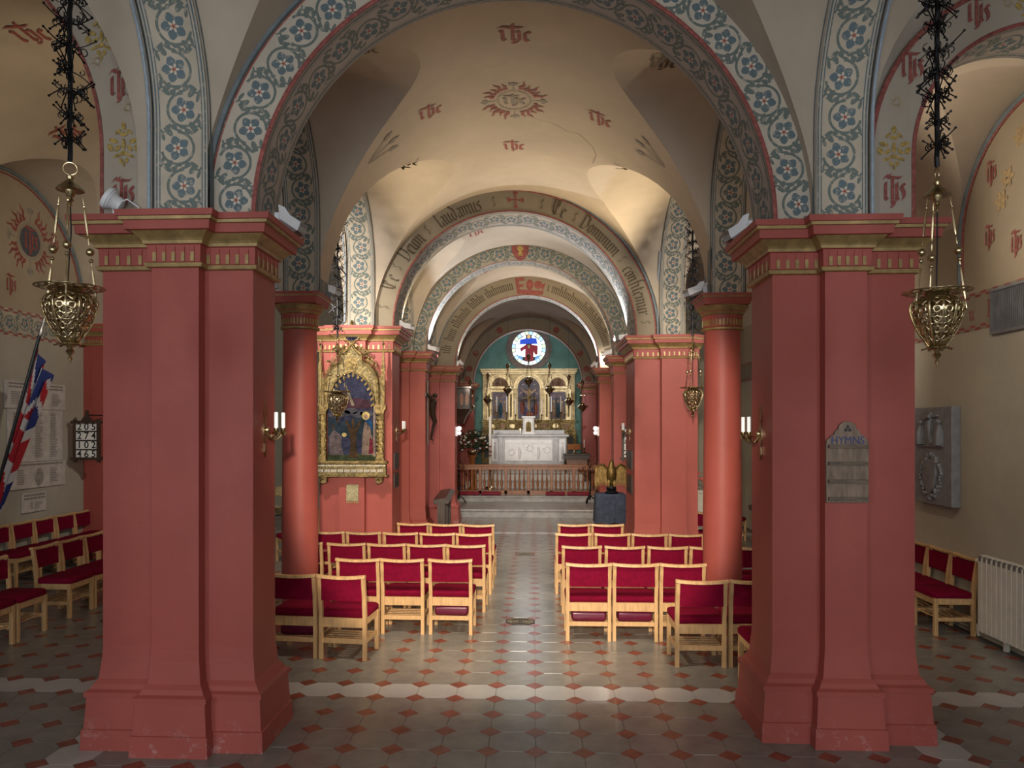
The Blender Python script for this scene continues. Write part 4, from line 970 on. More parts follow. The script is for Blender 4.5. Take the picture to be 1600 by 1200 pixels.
floodlight((1.50, 18.62, 3.79), (-.4, .8, -.25), 'white floodlight on the right chancel pier capital', (-.2, 25.8, 2.6), 430, 42, wash=230, washto=(.9, 18.4, 5.3), col=COOLUP)
floodlight((1.80, 18.3, 3.83), (-.45, -.75, .15), 'dazzling floodlight on the eagle lectern pier', None, 0, hot=True, sc=.8)
point('dazzling_floodlight_glow', (1.72, 18.02, 3.87), 12, WHITE, .05)
floodlight((2.37, 8.56, 3.87), (-.12, -1, .05), 'dazzling floodlight behind the right round column facing the aisle', None, 0, hot=True, sc=.7)
spot('aisle_floodlight_beam', (2.50, 8.05, 3.9), (4.0, 6.3, 5.0), 140, WFL, 120, .8, .06)
spot('aisle_floodlight_beam', (2.55, 8.7, 3.9), (3.6, 12, 3.5), 170, WHITE, 130, .8, .06)
floodlight((-2.86, 8.05, 3.80), (-.6, -.6, .3), 'floodlight behind the left round column facing the aisle', None, 0, sc=.7)
spot('aisle_floodlight_beam', (-3.0, 8.0, 3.9), (-5.4, 9.6, 6.3), 150, WARMUP, 100, .8, .06)
spot('aisle_floodlight_beam', (-2.95, 8.4, 3.9), (-4.4, 14, 3.0), 320, WHITE, 130, .8, .06)
# lamp standing on the nearest left capital, aimed up the left aisle, with its cable
R = tag(empty('spot_lamp', (-2.88, 5.02, 3.68)), 'round silver spot lamp with trailing cable on the nearest left capital', 'spot lamp')
M3 = Vector((-.75, -.3, .5)).to_track_quat('Z', 'Y').to_matrix()
def T3(p): return tuple(M3 @ Vector(p)+Vector((0, 0, .10)))
b = MB()
for pr in ([(.03, -.06), (.05, -.05), (.055, 0), (.075, .02), (.078, .06), (.07, .062)], [(.082, .03), (.084, .036), (.082, .042)]): b.rings([[T3((r*cos(2*pi*j/20), r*sin(2*pi*j/20), z)) for j in range(20)] for r, z in pr])
b.build('housing', WHITEP, R, smooth=True)
b = MB(); b.bar((0, 0, .1), (0, .02, 0), .03, .03); b.box(-.05, .05, -.03, .07, 0, .008); b.build('stand', STEEL, R)
b = MB(); b.tube([(.02, .0, .09), (.10, -.02, .11), (.17, 0, .06), (.15, .0, .008), (.05, -.02, .008), (.1, -.03, .008), (.16, -.02, .008)], .005, 6); b.build('cable', WHITEP, R, smooth=True)
spot('spot_lamp_beam', (-2.95, 4.98, 3.84), (-4.8, 3.4, 5.9), 14, WHITE, 100, .8, .05)
# photographer's lamp on a stand just behind the camera, aimed along the nave
R = tag(empty('studio_lamp', (-.1, -.5, 0)), 'black studio lamp on a tripod stand behind the camera', 'studio lamp')
b = MB(); b.lathe([(.08, -.15), (.09, -.1), (.09, .1), (.1, .12)], 16); o = b.build('housing', IRON, R, smooth=True); o.location = (0, 0, 2.75); o.rotation_euler = (-pi/2-.12, 0, 0)
MB().tube([(0, 0, .35), (0, 0, 2.68)], .015, 8).build('pole', IRON, R)
for k in range(3): MB().tube([(0, 0, .9), (.45*cos(k*2.094), .45*sin(k*2.094), 0)], .01, 6).build('leg', IRON, R)
spot('studio_lamp_beam', (-.1, -.33, 2.75), (-.2, 8.5, 1.95), 2300, (1.0, .84, .66), 35.5, .25, .06)
# pendant-free wall washers of the aisles, fixed on the front capitals facing outwards
floodlight((2.80, 5.98, 3.79), (.7, .5, .2), 'white floodlight on the nearest right capital facing the right aisle', (4.7, 8.4, 1.6), 70, 110, col=WFL)
floodlight((-3.10, 5.60, 3.79), (-.7, .6, .1), 'white floodlight on the nearest left capital facing the left aisle', (-7.6, 11.2, 2.2), 14, 90, col=WFL)
# ================================================================== FURNISHINGS OF THE NAVE AND AISLES
def text_obj(s, size, m, parent, loc, rot, name='lettering', off=0, sx=1.0):
    c = bpy.data.curves.new('t', 'FONT'); c.body = s; c.size = size; c.align_x = 'CENTER'; c.align_y = 'CENTER'; c.offset = off; c.extrude = .0015
    o = bpy.data.objects.new('t', c); COL.objects.link(o); dg = bpy.context.evaluated_depsgraph_get()
    me = bpy.data.meshes.new_from_object(o.evaluated_get(dg)); bpy.data.objects.remove(o); me.materials.clear(); me.materials.append(m)
    n = bpy.data.objects.new(name, me); COL.objects.link(n); n.parent = parent; n.location = loc; n.rotation_euler = rot; n.scale = (sx, 1, 1); return n
OLDWOOD = mat('weathered pine', (.21, .145, .10), .6, 0, .25, 7, .1, 60, stretch=(5, 5, 1)); LEDGE = mat('shade darkened pine ledge', (.13, .09, .06), .6, 0, .3, 9, stretch=(1, 5, 5)); INKB = mat('blue lettering', (.03, .045, .16), .6, 0, .1, 20); BLACK = mat('black paint', (.012, .012, .012), .5, 0, .1, 20); CARDW = mat('white card', (.80, .79, .74), .6, 0, .04, 10)
# ---- hymn board on the near right pier
R = tag(empty('hymn_board', (2.195, 5.345, 1.70)), 'weathered wooden board lettered HYMNS on the nearest right pier', 'hymn board')
P = [(-.145, 0), (.145, 0), (.147, .40), (.142, .44), (.12, .455), (.115, .47), (.095, .475), (.085, .50), (.065, .515), (.055, .545), (.03, .565), (0, .57), (-.03, .565), (-.055, .545), (-.065, .515), (-.085, .50), (-.095, .475), (-.115, .47), (-.12, .455), (-.142, .44), (-.147, .40)]
MB().prism(P, lambda a, b, h: (a, h, b), -.022, .004).build('back_board', OLDWOOD, R, bevel=.003)
for z in (.395, .275, .15, .028): MB().box(-.135, .135, -.045, -.022, z-.012, z+.012).build('ledge', LEDGE, R)  # darker ledge colour stands in for the shadows at the ledges
b = MB()
for dx, dz in ((0, .018), (-.014, -.008), (.014, -.008)): b.lathe([(.011, 0), (.011, .002)], 10)
b = MB()
for dx, dz in ((0, .016), (-.013, -.006), (.013, -.006)): b.prism(ell(dx, .515+dz, .012, .012), lambda a, c, h: (a, h, c), -.0225, -.0235)
b.build('trefoil_hole', BLACK, R)
text_obj('HYMNS', .075, INKB, R, (0, -.024, .435), (pi/2, 0, 0), off=0, sx=.92)
# ---- number boards
def number_board(loc, w, h, rows, label, frame=True):
    R = tag(empty('number_board', loc), label, 'hymn board')
    MB().box(-w/2, w/2, -.02, .0, 0, h).build('back_board', BLACK, R)
    fw = .045
    for x in (-w/2, w/2): MB().box(x-fw/2, x+fw/2, -.045, .005, -.06, h+.05).build('frame_post', OAK, R)
    for z in (0, h): MB().box(-w/2-.06, w/2+.06, -.05, .005, z-.02, z+.025).build('frame_rail', OAK, R)
    b = MB(); b.prism([(-.1, h+.02), (.1, h+.02), (.06, h+.08), (.03, h+.10), (.02, h+.2), (-.02, h+.2), (-.03, h+.10), (-.06, h+.08)], lambda a, c, d: (a, d, c), -.03, 0); b.build('crest', OAK, R)
    n = len(rows); rh = h/n
    for i, s in enumerate(rows):
        z = h-rh*(i+.5)
        for k, ch in enumerate(s):
            x = (k-1)*w*.30; c = MB().box(x-w*.145, x+w*.145, -.028, -.021, z-rh*.42, z+rh*.42).build('number_card', CARDW, R)
            text_obj(ch, rh*1.05, BLACK, c, (x, -.030, z), (pi/2, 0, 0), 'numeral', off=.002)
        MB().box(-w/2+.02, w/2-.02, -.036, -.02, z-rh*.5, z-rh*.44).build('ledge', OAK, R)
    return R
nb = number_board((-7.36, 12.03, 1.72), .40, .60, ('205', '274', '102', '465'), 'dark framed number board 205 274 102 465 beside the left wall')
MB().bar((0, 0, .72), (.12, .52, .72), .02, .02).build('wall_bracket', IRON, nb)
nb2 = number_board((1.96, 15.07, 1.62), .34, .62, ('205', '274', '102', '465'), 'dark number board beyond the far right pier above the eagle')
# ---- candle sconces
def sconce(loc, sg, label, rz=0):
    R = tag(empty('candle_sconce', loc), label, 'sconce', 'brass twin candle sconces'); R.rotation_euler.z = rz
    b = MB(); b.prism([(0, -.20), (.022, -.16), (.012, -.10), (.035, -.04), (.03, .04), (.012, .08), (.03, .12), (.01, .17), (0, .21), (-.01, .17), (-.03, .12), (-.012, .08), (-.03, .04), (-.035, -.04), (-.012, -.10), (-.022, -.16)], lambda a, c, h: (sg*h, a, c), 0, .012); b.sph((sg*.02, 0, 0), .022, 8, 6); b.build('backplate', BRASS, R, smooth=True, ang=30)
    for s in (-1, 1):
        b = MB(); pts = [(sg*(.015+.10*f), s*.075*f, -.02-.05*sin(pi*f)) for f in lin(0, 1, 9)]; b.tube(pts, .007, 6); e = pts[-1]
        c0 = (e[0]-sg*.03, e[1]*.6, e[2]-.02); b.tube([(c0[0]+.022*cos(a)*(1-a/9), c0[1], c0[2]+.022*sin(a)*(1-a/9)) for a in lin(0, 5.5, 12)], .004, 5); A = b.build('arm', BRASS, R, smooth=True)
        MB().lathe([(.012, -.02), (.03, .0), (.034, .006), (.012, .008), (.018, .015), (.018, .035)], 14, e).build('drip_pan', BRASS, A, smooth=True)
        MB().lathe([(.0145, .03), (.0145, .145), (.008, .148)], 12, e).build('candle', WHITEP, A, smooth=True)
sconce((-1.952, 5.34, 2.21), 1, 'brass twin candle sconce on the nearest left pier'); sconce((1.714, 5.70, 2.18), -1, 'brass twin candle sconce on the nearest right pier')
sconce((-2.042, 11.05, 2.20), 1, 'brass twin candle sconce on the altarpiece pier'); sconce((1.606, 12.5, 2.18), -1, 'brass twin candle sconce on the far right pier')
PLAQ = mat('dark bronze plaque', (.06, .05, .045), .4, .6, .3, 40)
for lab, x, y0, y1, zs in (('narrow bronze memorial plaques below the altarpiece pier sconce', -2.041, 10.85, 11.2, ((1.62, 1.86), (1.35, 1.55))), ('narrow bronze memorial plaques below the far right pier sconce', 1.607, 12.2, 12.85, ((1.55, 1.85), (1.15, 1.45)))):
    for i, (a, c) in enumerate(zs):
        sg = 1 if x < 0 else -1; b = MB(); b.box(min(x, x+sg*.015), max(x, x+sg*.015), y0, y1, a, c)
        for k in range(6): b.box(min(x, x+sg*.018), max(x, x+sg*.018), y0+.03, y1-.03, a+.03+k*.035, a+.04+k*.035)
        tag(b.build('memorial_plaque', PLAQ), ('upper ' if i == 0 else 'lower ')+lab.replace('plaques', 'plaque'), 'plaque')
# ---- gilded altarpiece on the second left pier
R = tag(empty('altarpiece', (-2.59, 10.60, 1.44)), 'gilded gothic altarpiece with a dark painting of two robed figures', 'altarpiece')
def TA(a, b_, h): return (a, -h, b_-1.44)
def M_(n, c, r=.8): return mat(n, c, r, 0, .35, 14, spec=.12)
inner = [(.33, 2.55), (.325, 2.66), (.30, 2.76), (.25, 2.86), (.17, 2.95), (.08, 3.0), (0, 3.03)]; inner = inner+[(-x, z) for x, z in inner[-2::-1]]
outer = [(.385, 2.55), (.385, 2.78), (.37, 2.92), (.33, 3.03), (.26, 3.12), (.145, 3.18), (.14, 3.28), (.06, 3.34), (.02, 3.40), (0, 3.43)]; outer = outer+[(-x, z) for x, z in outer[-2::-1]]
# picture panel, sky and figures as thin layers of paint
SKY = M_('night blue painted sky', (.024, .026, .05)); 
b = MB(); b.prism([(-.35, 1.76), (.35, 1.76), (.35, 2.55)]+inner[1:-1]+[(-.35, 2.55)], TA, .0, .03); PIC = b.build('painting', SKY, R)
def daub(polys, c, n, h=.031):
    b = MB()
    for p in polys: b.prism(p, TA, .02, h)
    b.build(n, M_(n.replace('_', ' ')+' paint', tuple(x*.62 for x in c)), PIC)
daub([[(-.35, 1.76), (.35, 1.76), (.35, 1.83), (.1, 1.86), (-.1, 1.84), (-.35, 1.88)]], (.05, .065, .03), 'painted_grass', .032)
daub([[(-.35, 2.12), (.35, 2.05), (.35, 2.3), (.1, 2.38), (-.15, 2.30), (-.35, 2.4)]], (.02, .035, .05), 'painted_lake', .0315)
daub([ell(-.12+.11*k, 2.44+.03*sin(k*2), .10, .045) for k in range(-1, 4)], (.085, .08, .10), 'painted_cloud', .0325)
daub([[(-.2, 2.5), (.3, 2.5), (.25, 2.62), (.05, 2.66), (-.15, 2.6)]], (.07, .03, .045), 'painted_red_cloud', .032)
daub([[(-.12, 2.86), (-.10, 2.88), (.04, 2.55), (.0, 2.54)]], (.22, .18, .12), 'painted_light_ray', .033)
daub([[(-.05, 1.80), (.10, 1.80), (.06, 1.95), (.07, 2.15), (.14, 2.32), (.11, 2.34), (.05, 2.22), (.03, 2.36), (.0, 2.36), (.0, 2.2), (-.07, 2.34), (-.10, 2.33), (-.03, 2.12), (-.02, 1.95)]], (.07, .04, .02), 'painted_tree', .034)
daub([[(.14, 1.84), (.30, 1.84), (.29, 2.1), (.25, 2.28), (.22, 2.33), (.18, 2.30), (.15, 2.1)]], (.24, .17, .135), 'painted_robe', .034)
daub([[(.24, 1.86), (.31, 1.86), (.30, 2.05), (.26, 2.1)]], (.17, .02, .035), 'painted_sash', .035)
daub([[(.19, 2.33), (.25, 2.36), (.29, 2.3), (.29, 2.2), (.24, 2.27)]], (.015, .07, .18), 'painted_blue_mantle', .036)
daub([ell(.20, 2.40, .058, .058, n=20)], (.62, .48, .18), 'painted_halo', .0345); daub([ell(.205, 2.39, .026, .034, n=14)], (.36, .23, .17), 'painted_head', .037)
daub([[(-.33, 1.84), (-.12, 1.84), (-.16, 2.0), (-.14, 2.1), (-.2, 2.16), (-.26, 2.2), (-.33, 2.1)]], (.13, .10, .105), 'painted_kneeling_robe', .034)
daub([ell(-.11, 2.13, .035, .03)], (.62, .48, .20), 'painted_far_halo', .035); daub([ell(-.27, 2.24, .034, .04)], (.05, .04, .04), 'painted_kneeling_head', .035)
daub([[(.30, 1.82), (.34, 1.82), (.34, 2.5), (.31, 2.5)]], (.28, .20, .16), 'painted_column', .033)
# arched gold surround (front ring between inner and outer outlines)
b = MB(); n = 48
def samp(poly, n):
    L = arclen(poly); out = []
    for i in range(n+1):
        d = L[-1]*i/n; k = max(j for j in range(len(L)-1) if L[j] <= d+1e-9); f = (d-L[k])/max(1e-9, L[k+1]-L[k]); out.append((poly[k][0]+(poly[k+1][0]-poly[k][0])*f, poly[k][1]+(poly[k+1][1]-poly[k][1])*f))
    return out
Si, So = samp(inner, n), samp(outer, n)
for i in range(n):
    vs = [TA(*Si[i], .05), TA(*Si[i+1], .05), TA(*So[i+1], .05), TA(*So[i], .05), TA(*Si[i], 0), TA(*Si[i+1], 0), TA(*So[i+1], 0), TA(*So[i], 0)]
    b.add(vs, [(0, 1, 2, 3), (0, 4, 5, 1), (3, 2, 6, 7)])
DKG = mat('pierced black and gold relief', (.36, .27, .11), .4, .6, .3, 34, .6, 60, c2=(.012, .012, .010)); b.build('arched_surround', DKG, R)
b = MB(); b.tube([TA(x, z, .055) for x, z in samp(outer, 60)], .018, 6); b.tube([TA(x, z, .055) for x, z in samp(inner, 60)], .013, 6); b.tube([TA(x*.955, z-.03, .055) for x, z in samp(outer, 60)], .007, 5); b.build('arch_moulding', GILT, R, smooth=True)
b = MB()
for i in range(2, len(Si)-2, 3):                                   # cusps inside the arch
    x, z = Si[i]; b.prism([(x*.98, z-.0), (x*.90+.02, z-.05), (x*.86, z-.075), (x*.90-.02, z-.05)], TA, .035, .05)
b.build('arch_cusps', GILT, R)
b = MB()
for r0, hh in ((.10, .06), (.075, .07), (.035, .085)): b.prism(ell(0, 3.13, r0, r0, n=22), TA, .03, hh)
for k in range(10): b.prism(ell(.058*cos(k*pi/5), 3.13+.058*sin(k*pi/5), .018, .010, k*pi/5, 8), TA, .06, .08)
b.build('rosette', GILT, R)
b = MB(); random.seed(3)                                              # crockets and leaf scrolls along the gable
for i in range(3, n-2):
    if abs(So[i][0]) < .03: continue
    x, z = So[i]; s = 1 if x > 0 else -1
    big = z > 3.1
    for k in range(3 if big else 1):
        cx, cz = x+s*random.uniform(.02, .09 if big else .05), z+random.uniform(-.01, .06 if big else .03); r = random.uniform(.015, .03)
        b.tube([TA(cx+r*cos(a)*(1-a/9)*s, cz+r*sin(a)*(1-a/9), .04) for a in lin(-1, 4.6, 8)], .007, 4)
tag(b.build('leaf_crockets', GILT, R), 'gilded leaf crockets along the gable', kind='stuff')
b = MB()
for dx, dz, r in ((-.055, 3.53, .06), (.055, 3.53, .06), (0, 3.60, .055), (0, 3.47, .05)): b.prism(ell(dx, dz, r, r, n=14), TA, .03, .055)
for k in range(14):
    a = 2*pi*k/14; b.tube([TA(.09*cos(a), 3.53+.10*sin(a), .045), TA(.12*cos(a+.12), 3.53+.135*sin(a+.12), .045), TA(.13*cos(a-.1), 3.54+.14*sin(a-.1), .045)], [.010, .008, .004], 5)
b.tube([TA(0, 3.65, .04), TA(0, 3.72, .04), TA(0, 3.77, .04)], [.02, .03, .008], 6); b.tube([TA(0, 3.43, .04), TA(0, 3.47, .04)], .03, 8); CR = b.build('crowning_cartouche', GILT, R)
b = MB()
for dx, dz, r in ((-.045, 3.525, .04), (.045, 3.525, .04), (0, 3.585, .035), (0, 3.49, .035)): b.prism(ell(dx, dz, r, r, n=14), TA, .05, .058)
b.build('dark_quatrefoil', SKY, CR)
for s in (-1, 1):
    c = s*.415; b = MB(); b.prism([(c-.05, 1.76), (c+.05, 1.76), (c+.05, 2.49), (c-.05, 2.49)], TA, 0, .06); b.build('pilaster', GILT, R, bevel=.004)
    b = MB()
    for xx in (c-.04, c+.04):
        b.tube([TA(xx+.006*cos(q), 1.84+.60*q/60, .075+.006*sin(q)) for q in lin(0, 60, 90)], .013, 5)
    b.build('twisted_colonnette', GILT, R, smooth=True)
    b = MB(); b.prism([(c-.06, 1.76), (c+.06, 1.76), (c+.06, 1.79), (c+.048, 1.81), (c+.055, 1.84), (c-.055, 1.84), (c-.048, 1.81), (c-.06, 1.79)], TA, 0, .10); b.build('pilaster_base', GILT, R)
    b = MB(); b.prism([(c-.05, 2.43), (c+.05, 2.43), (c+.07, 2.49), (c+.085, 2.50), (c+.085, 2.55), (c-.085, 2.55), (c-.085, 2.50), (c-.07, 2.49)], TA, 0, .10); b.build('pilaster_capital', GILT, R)
    c2 = s*.455; b = MB(); b.prism([(c2-.022, 2.55), (c2+.022, 2.55), (c2+.022, 3.06), (c2-.022, 3.06)], TA, .02, .06)
    b.rings([[TA(c2+dx*k, z, .04+dy*k) for dx, dy in ((-1, -1), (1, -1), (1, 1), (-1, 1))] for z, k in ((3.04, .030), (3.10, .026), (3.14, .018), (3.40, .006), (3.42, .016), (3.45, .006), (3.52, .001))]); b.build('pinnacle', GILT, R)
    b = MB(); b.prism([(s*.36, 2.55), (s*.44, 2.55), (s*.44, 2.95), (s*.40, 2.95)], TA, 0, .03); b.build('spandrel_panel', DKG, R)
    b = MB(); b.prism([(s*.40-.055, 1.53), (s*.40+.055, 1.53), (s*.40+.05, 1.47), (s*.40+.03, 1.44), (s*.40-.03, 1.44), (s*.40-.05, 1.47)], TA, 0, .10); b.tube([TA(s*.40+.05*cos(a)*.6, 1.47+.03*sin(a), .10) for a in lin(0, 5, 9)], .012, 5); b.build('bracket', GILT, R)
b = MB(); b.prism([(-.52, 1.72), (.52, 1.72), (.52, 1.76), (-.52, 1.76)], TA, 0, .12); b.prism([(-.53, 1.53), (.53, 1.53), (.53, 1.56), (-.53, 1.56)], TA, 0, .13); b.build('predella_moulding', GILT, R, bevel=.006)
b = MB(); b.prism([(-.50, 1.56), (.50, 1.56), (.50, 1.72), (-.50, 1.72)], TA, 0, .10); PD = b.build('predella', DKG, R)
b = MB()
for k in range(46): x = -.48+k*.0213; b.prism([(x, 1.685), (x+.010, 1.685), (x+.010, 1.70), (x, 1.70)], TA, .10, .108)
for k in range(70):
    x = -.47+k*.0135
    if k % 7 != 6: b.prism([(x, 1.60), (x+.004, 1.60), (x+.006, 1.64), (x+.002, 1.64)], TA, .10, .104)
tag(b.build('predella_lettering', CARDW, PD), 'small white lettering along the predella', kind='stuff')
R = tag(empty('embroidered_panel', (-2.59, 10.605, 1.18)), 'small cream fringed panel hung below the altarpiece', 'wall hanging')
MB().box(-.09, .09, -.02, .0, 0, .24).build('panel', mat('cream brocade', (.42, .36, .20), .8, 0, .3, 40), R, bevel=.01)
b = MB()
for k in range(12): b.tube([(-.085+k*.0155, -.012, .0), (-.085+k*.0155+.003, -.014, -.03)], .004, 4)
b.build('fringe', mat('gold fringe', (.50, .38, .16), .7, 0, .2, 40), R)
# ---- crucifix on the third left pier
BRZ = mat('dark bronze', (.045, .028, .02), .35, .5, .2, 20)
R = tag(empty('crucifix', (-2.065, 14.46, 1.9)), 'dark wooden crucifix on the nave side of the third left pier', 'crucifix')
MB().box(0, .03, -.03, .03, 0, 1.25).build('cross_upright', OAK, R); MB().box(0, .03, -.33, .33, .93, 1.0).build('cross_beam', OAK, R)
b = MB(); b.tube([(.07, 0, .12), (.09, 0, .2), (.12, .02, .36), (.15, .03, .45), (.10, .01, .60), (.10, 0, .72), (.12, 0, .84), (.11, 0, .90)], [.022, .025, .032, .042, .06, .065, .075, .035], 8)
for s in (-1, 1): b.tube([(.11, s*.05, .86), (.08, s*.18, .90), (.05, s*.30, .96)], [.03, .022, .016], 6)
b.sph((.15, .02, .96), .05, 8, 6); b.tube([(.07, 0, .12), (.12, 0, .09)], [.024, .012], 6); b.build('corpus', BRZ, R, smooth=True)
# ---- dark oak front with balusters, left of the chancel
def bench_front(loc, rz, L, h, label):
    R = tag(empty('choir_desk', loc, rz), label, 'choir desk')
    MB().rings([[(x, -.14, h-.02), (x, .14, h-.02), (x, .15, h+.06), (x, -.08, h+.09), (x, -.16, h+.03)] for x in (-L/2, L/2)]).build('sloping_top', OAK, R, bevel=.006)
    MB().box(-L/2, L/2, -.06, .06, 0, .10).build('plinth', OAK, R); MB().box(-L/2, L/2, -.04, .04, h-.14, h-.02).build('top_rail', OAK, R)
    for x in (-L/2+.04, 0, L/2-.04): MB().box(x-.045, x+.045, -.07, .07, 0, h).build('end_post', OAK, R)
    for k in range(int(L/.11)):
        x = -L/2+.1+k*.11
        if abs(x) < .06: continue
        MB().lathe([(.018, .1), (.03, .2), (.014, .32), (.022, .45), (.014, h-.14)], 8, (x, 0, 0)).build('baluster', OAK, R, smooth=True)
bench_front((-1.80, 15.1, 0), pi/2+.06, 2.3, .82, 'dark oak baluster desk before the left chancel pier')
bench_front((3.55, 11.2, 0), pi/2, 1.6, .95, 'dark baluster desk in the right aisle seen beside the nearest right pier')
# ---- flag
R = tag(empty('flag', (-7.12, 9.72, 0)), 'furled red white and blue flag on a dark pole by the left wall tablets', 'flag')
pa, pb = Vector((-.53, .08, .02)), Vector((.36, .23, 3.50))
b = MB(); b.tube([pa, pb], .022, 8); b.build('pole', mat('black pole', (.01, .012, .012), .35, 0, .1, 10), R, smooth=True)
b = MB(); d = (pb-pa).normalized(); b.tube([pb, pb+d*.06, pb+d*.10, pb+d*.16, pb+d*.34], [.022, .026, .012, .022, .002], 6); b.build('spearhead', STEEL, R, smooth=True)
UJ = [mat('flag blue', (.012, .025, .14), .7, 0, .1, 20), mat('flag white', (.48, .46, .45), .7, 0, .05, 20), mat('flag red', (.36, .012, .02), .7, 0, .1, 20)]
def jack(u, v):
    x, y = (u-.5)*2, (v-.5); ax, ay = abs(x), abs(y)
    if ax < .10 or ay < .10: return 2
    if ax < .17 or ay < .17: return 1
    dd = abs(ay-ax*.5)
    if dd < .055: return 2
    if dd < .12: return 1
    return 0
def flagp(u, v):    # v along the hoist (0 low), u away from it
    base = pa+(pb-pa)*(.42+.53*v); f = u*1.0
    fold = sin(u*15+v*2.5)*.055*(u+.1)
    return (base.x-.05*u-.16*f*(1-v)+.16*f*v+fold*.5, base.y+fold*1.6+.03+.14*u*v, base.z-f*(1.0-.35*v)*.72)
b = MB(); nu, nv = 54, 40
for i in range(nu):
    for j in range(nv):
        b.add([flagp((i+a)/nu, (j+c)/nv) for a, c in ((0, 0), (1, 0), (1, 1), (0, 1))], [(0, 1, 2, 3)], jack((i+.5)/nu, (j+.5)/nv))
b.build('flag_cloth', UJ, R, smooth=True, recalc=False)
b = MB(); b.tube([pa+(pb-pa)*.42+Vector((0, 0, 0)), pa+(pb-pa)*.42+Vector((-.46, .03, .02))], .012, 6); b.build('pole_bracket', BRASS, R)
# ---- marble tablets on the left wall
MARB = mat('white marble tablet', (.52, .48, .44), .4, 0, .12, 6); INK = mat('engraved lettering', (.14, .12, .11), .7, 0, .1, 20)
def tablet(y0, y1, z0, z1, cols, label, oval=None, head=2, th=.03):
    R = tag(empty('memorial_tablet', (-7.745, (y0+y1)/2, z0)), label, 'memorial tablet', 'engraved marble tablets on the left wall'); w, h = y1-y0, z1-z0
    MB().box(0, th, -w/2, w/2, 0, h).build('slab', MARB, R, bevel=.004)
    rnd = random.Random(int(z0*100)); b = MB(); T = lambda a, c: (th+.001, a, c)
    def line(a0, a1, z, hh):
        a = a0
        while a < a1:
            k = rnd.uniform(.5, 1.2)*hh; k = min(k, a1-a); b.flat([(a, z), (a+k, z), (a+k, z+hh), (a, z+hh)], T); a += k+hh*.35
    for i in range(head): line(-w*.45, w*.45, h-.05-.05*i, .025)
    zz = h-.07-.05*head
    while zz > .05:
        for c0, c1 in cols: line(c0*w, c0*w+(c1-c0)*w*rnd.uniform(.6, 1), zz, .014)
        zz -= .026
    tag(b.build('inscription', INK, R, recalc=False), 'fine engraved lettering', kind='stuff')
    if oval:
        q = MB(); q.rings([[(th+x_, oval[0]*w+oval[2]*k*cos(a), oval[1]*h+oval[2]*1.35*k*sin(a)) for a in lin(0, 2*pi, 24)[:-1]] for k, x_ in ((1, 0), (.95, .012), (.8, .004), (.5, .012), (.2, .014))]); q.build('carved_oval', mat('carved oval', (.33, .30, .27), .5, 0, .3, 40), R, smooth=True)
tablet(10.60, 12.0, 2.52, 2.93, ((-.42, -.2), (.25, .42)), 'upper marble tablet with carved oval behind the flag', (.03, .45, .10))
tablet(10.66, 11.94, 1.705, 2.515, ((-.42, -.28), (-.03, .12), (.25, .40)), 'large middle marble tablet with columns of names', None, 0, .022)
tablet(10.60, 12.0, 1.30, 1.70, ((-.32, -.18), (.22, .38)), 'lower marble tablet with carved oval above the small tablet', (.03, .42, .10), 1)
tablet(10.97, 11.52, .93, 1.23, ((-.2, -.05), (0, .35)), 'small lowest marble tablet above the left wall chairs', None, 2)
# ---- stone relief on the right wall
SLATE_ST = mat('grey stone relief', (.22, .225, .235), .55, 0, .12, 10, .1, 60)
R = tag(empty('stone_relief', (4.779, 9.0, 1.33)), 'grey stone relief of a crucifixion above a wreathed shield on the right wall', 'stone relief')
MB().box(-.10, 0, -.42, .42, 0, 1.14).build('slab', SLATE_ST, R, bevel=.006)
TS = lambda a, c, h: (-.10-h, -a, c)
b = MB()
b.prism([(-.30, .68), (.27, .68), (.27, .69), (-.30, .69)], TS, 0, .03)
b.prism([(-.012, .72), (.012, .72), (.012, 1.08), (-.012, 1.08)], TS, 0, .03); b.prism([(-.16, 1.0), (.16, 1.03), (.16, 1.045), (-.16, 1.02)], TS, 0, .03); b.sph((-.13, 0, 1.03), .028, 8, 6); b.tube([TS(0, .76, .03), TS(.01, .86, .035), TS(0, .98, .03)], [.014, .02, .03], 6)
for s in (-1, 1): b.tube([TS(s*.21, .70, .02), TS(s*.22, .85, .025), TS(s*.20, .93, .02)], [.05, .045, .02], 7); b.sph((-.125, -s*.20, .965), .028, 8, 6)
b.build('carved_crucifixion', SLATE_ST, R, smooth=True)
b = MB(); b.prism([(-.13, .50), (0, .53), (.13, .50), (.145, .35), (.10, .20), (0, .12), (-.10, .20), (-.145, .35)], TS, 0, .035)
for k in range(6): b.prism([(-.08, .30+k*.03), (.08, .30+k*.03), (.08, .308+k*.03), (-.08, .308+k*.03)], TS, .03, .041)
b.build('carved_shield', SLATE_ST, R, bevel=.006)
b = MB(); random.seed(9)
for k in range(46):
    a = 2*pi*k/46; rr = random.uniform(.9, 1.15); c = TS(.20*rr*cos(a), .33+.235*rr*sin(a), random.uniform(.005, .02)); b.sph(c, random.uniform(.018, .034), 7, 5)
b.build('carved_wreath', SLATE_ST, R, smooth=True)
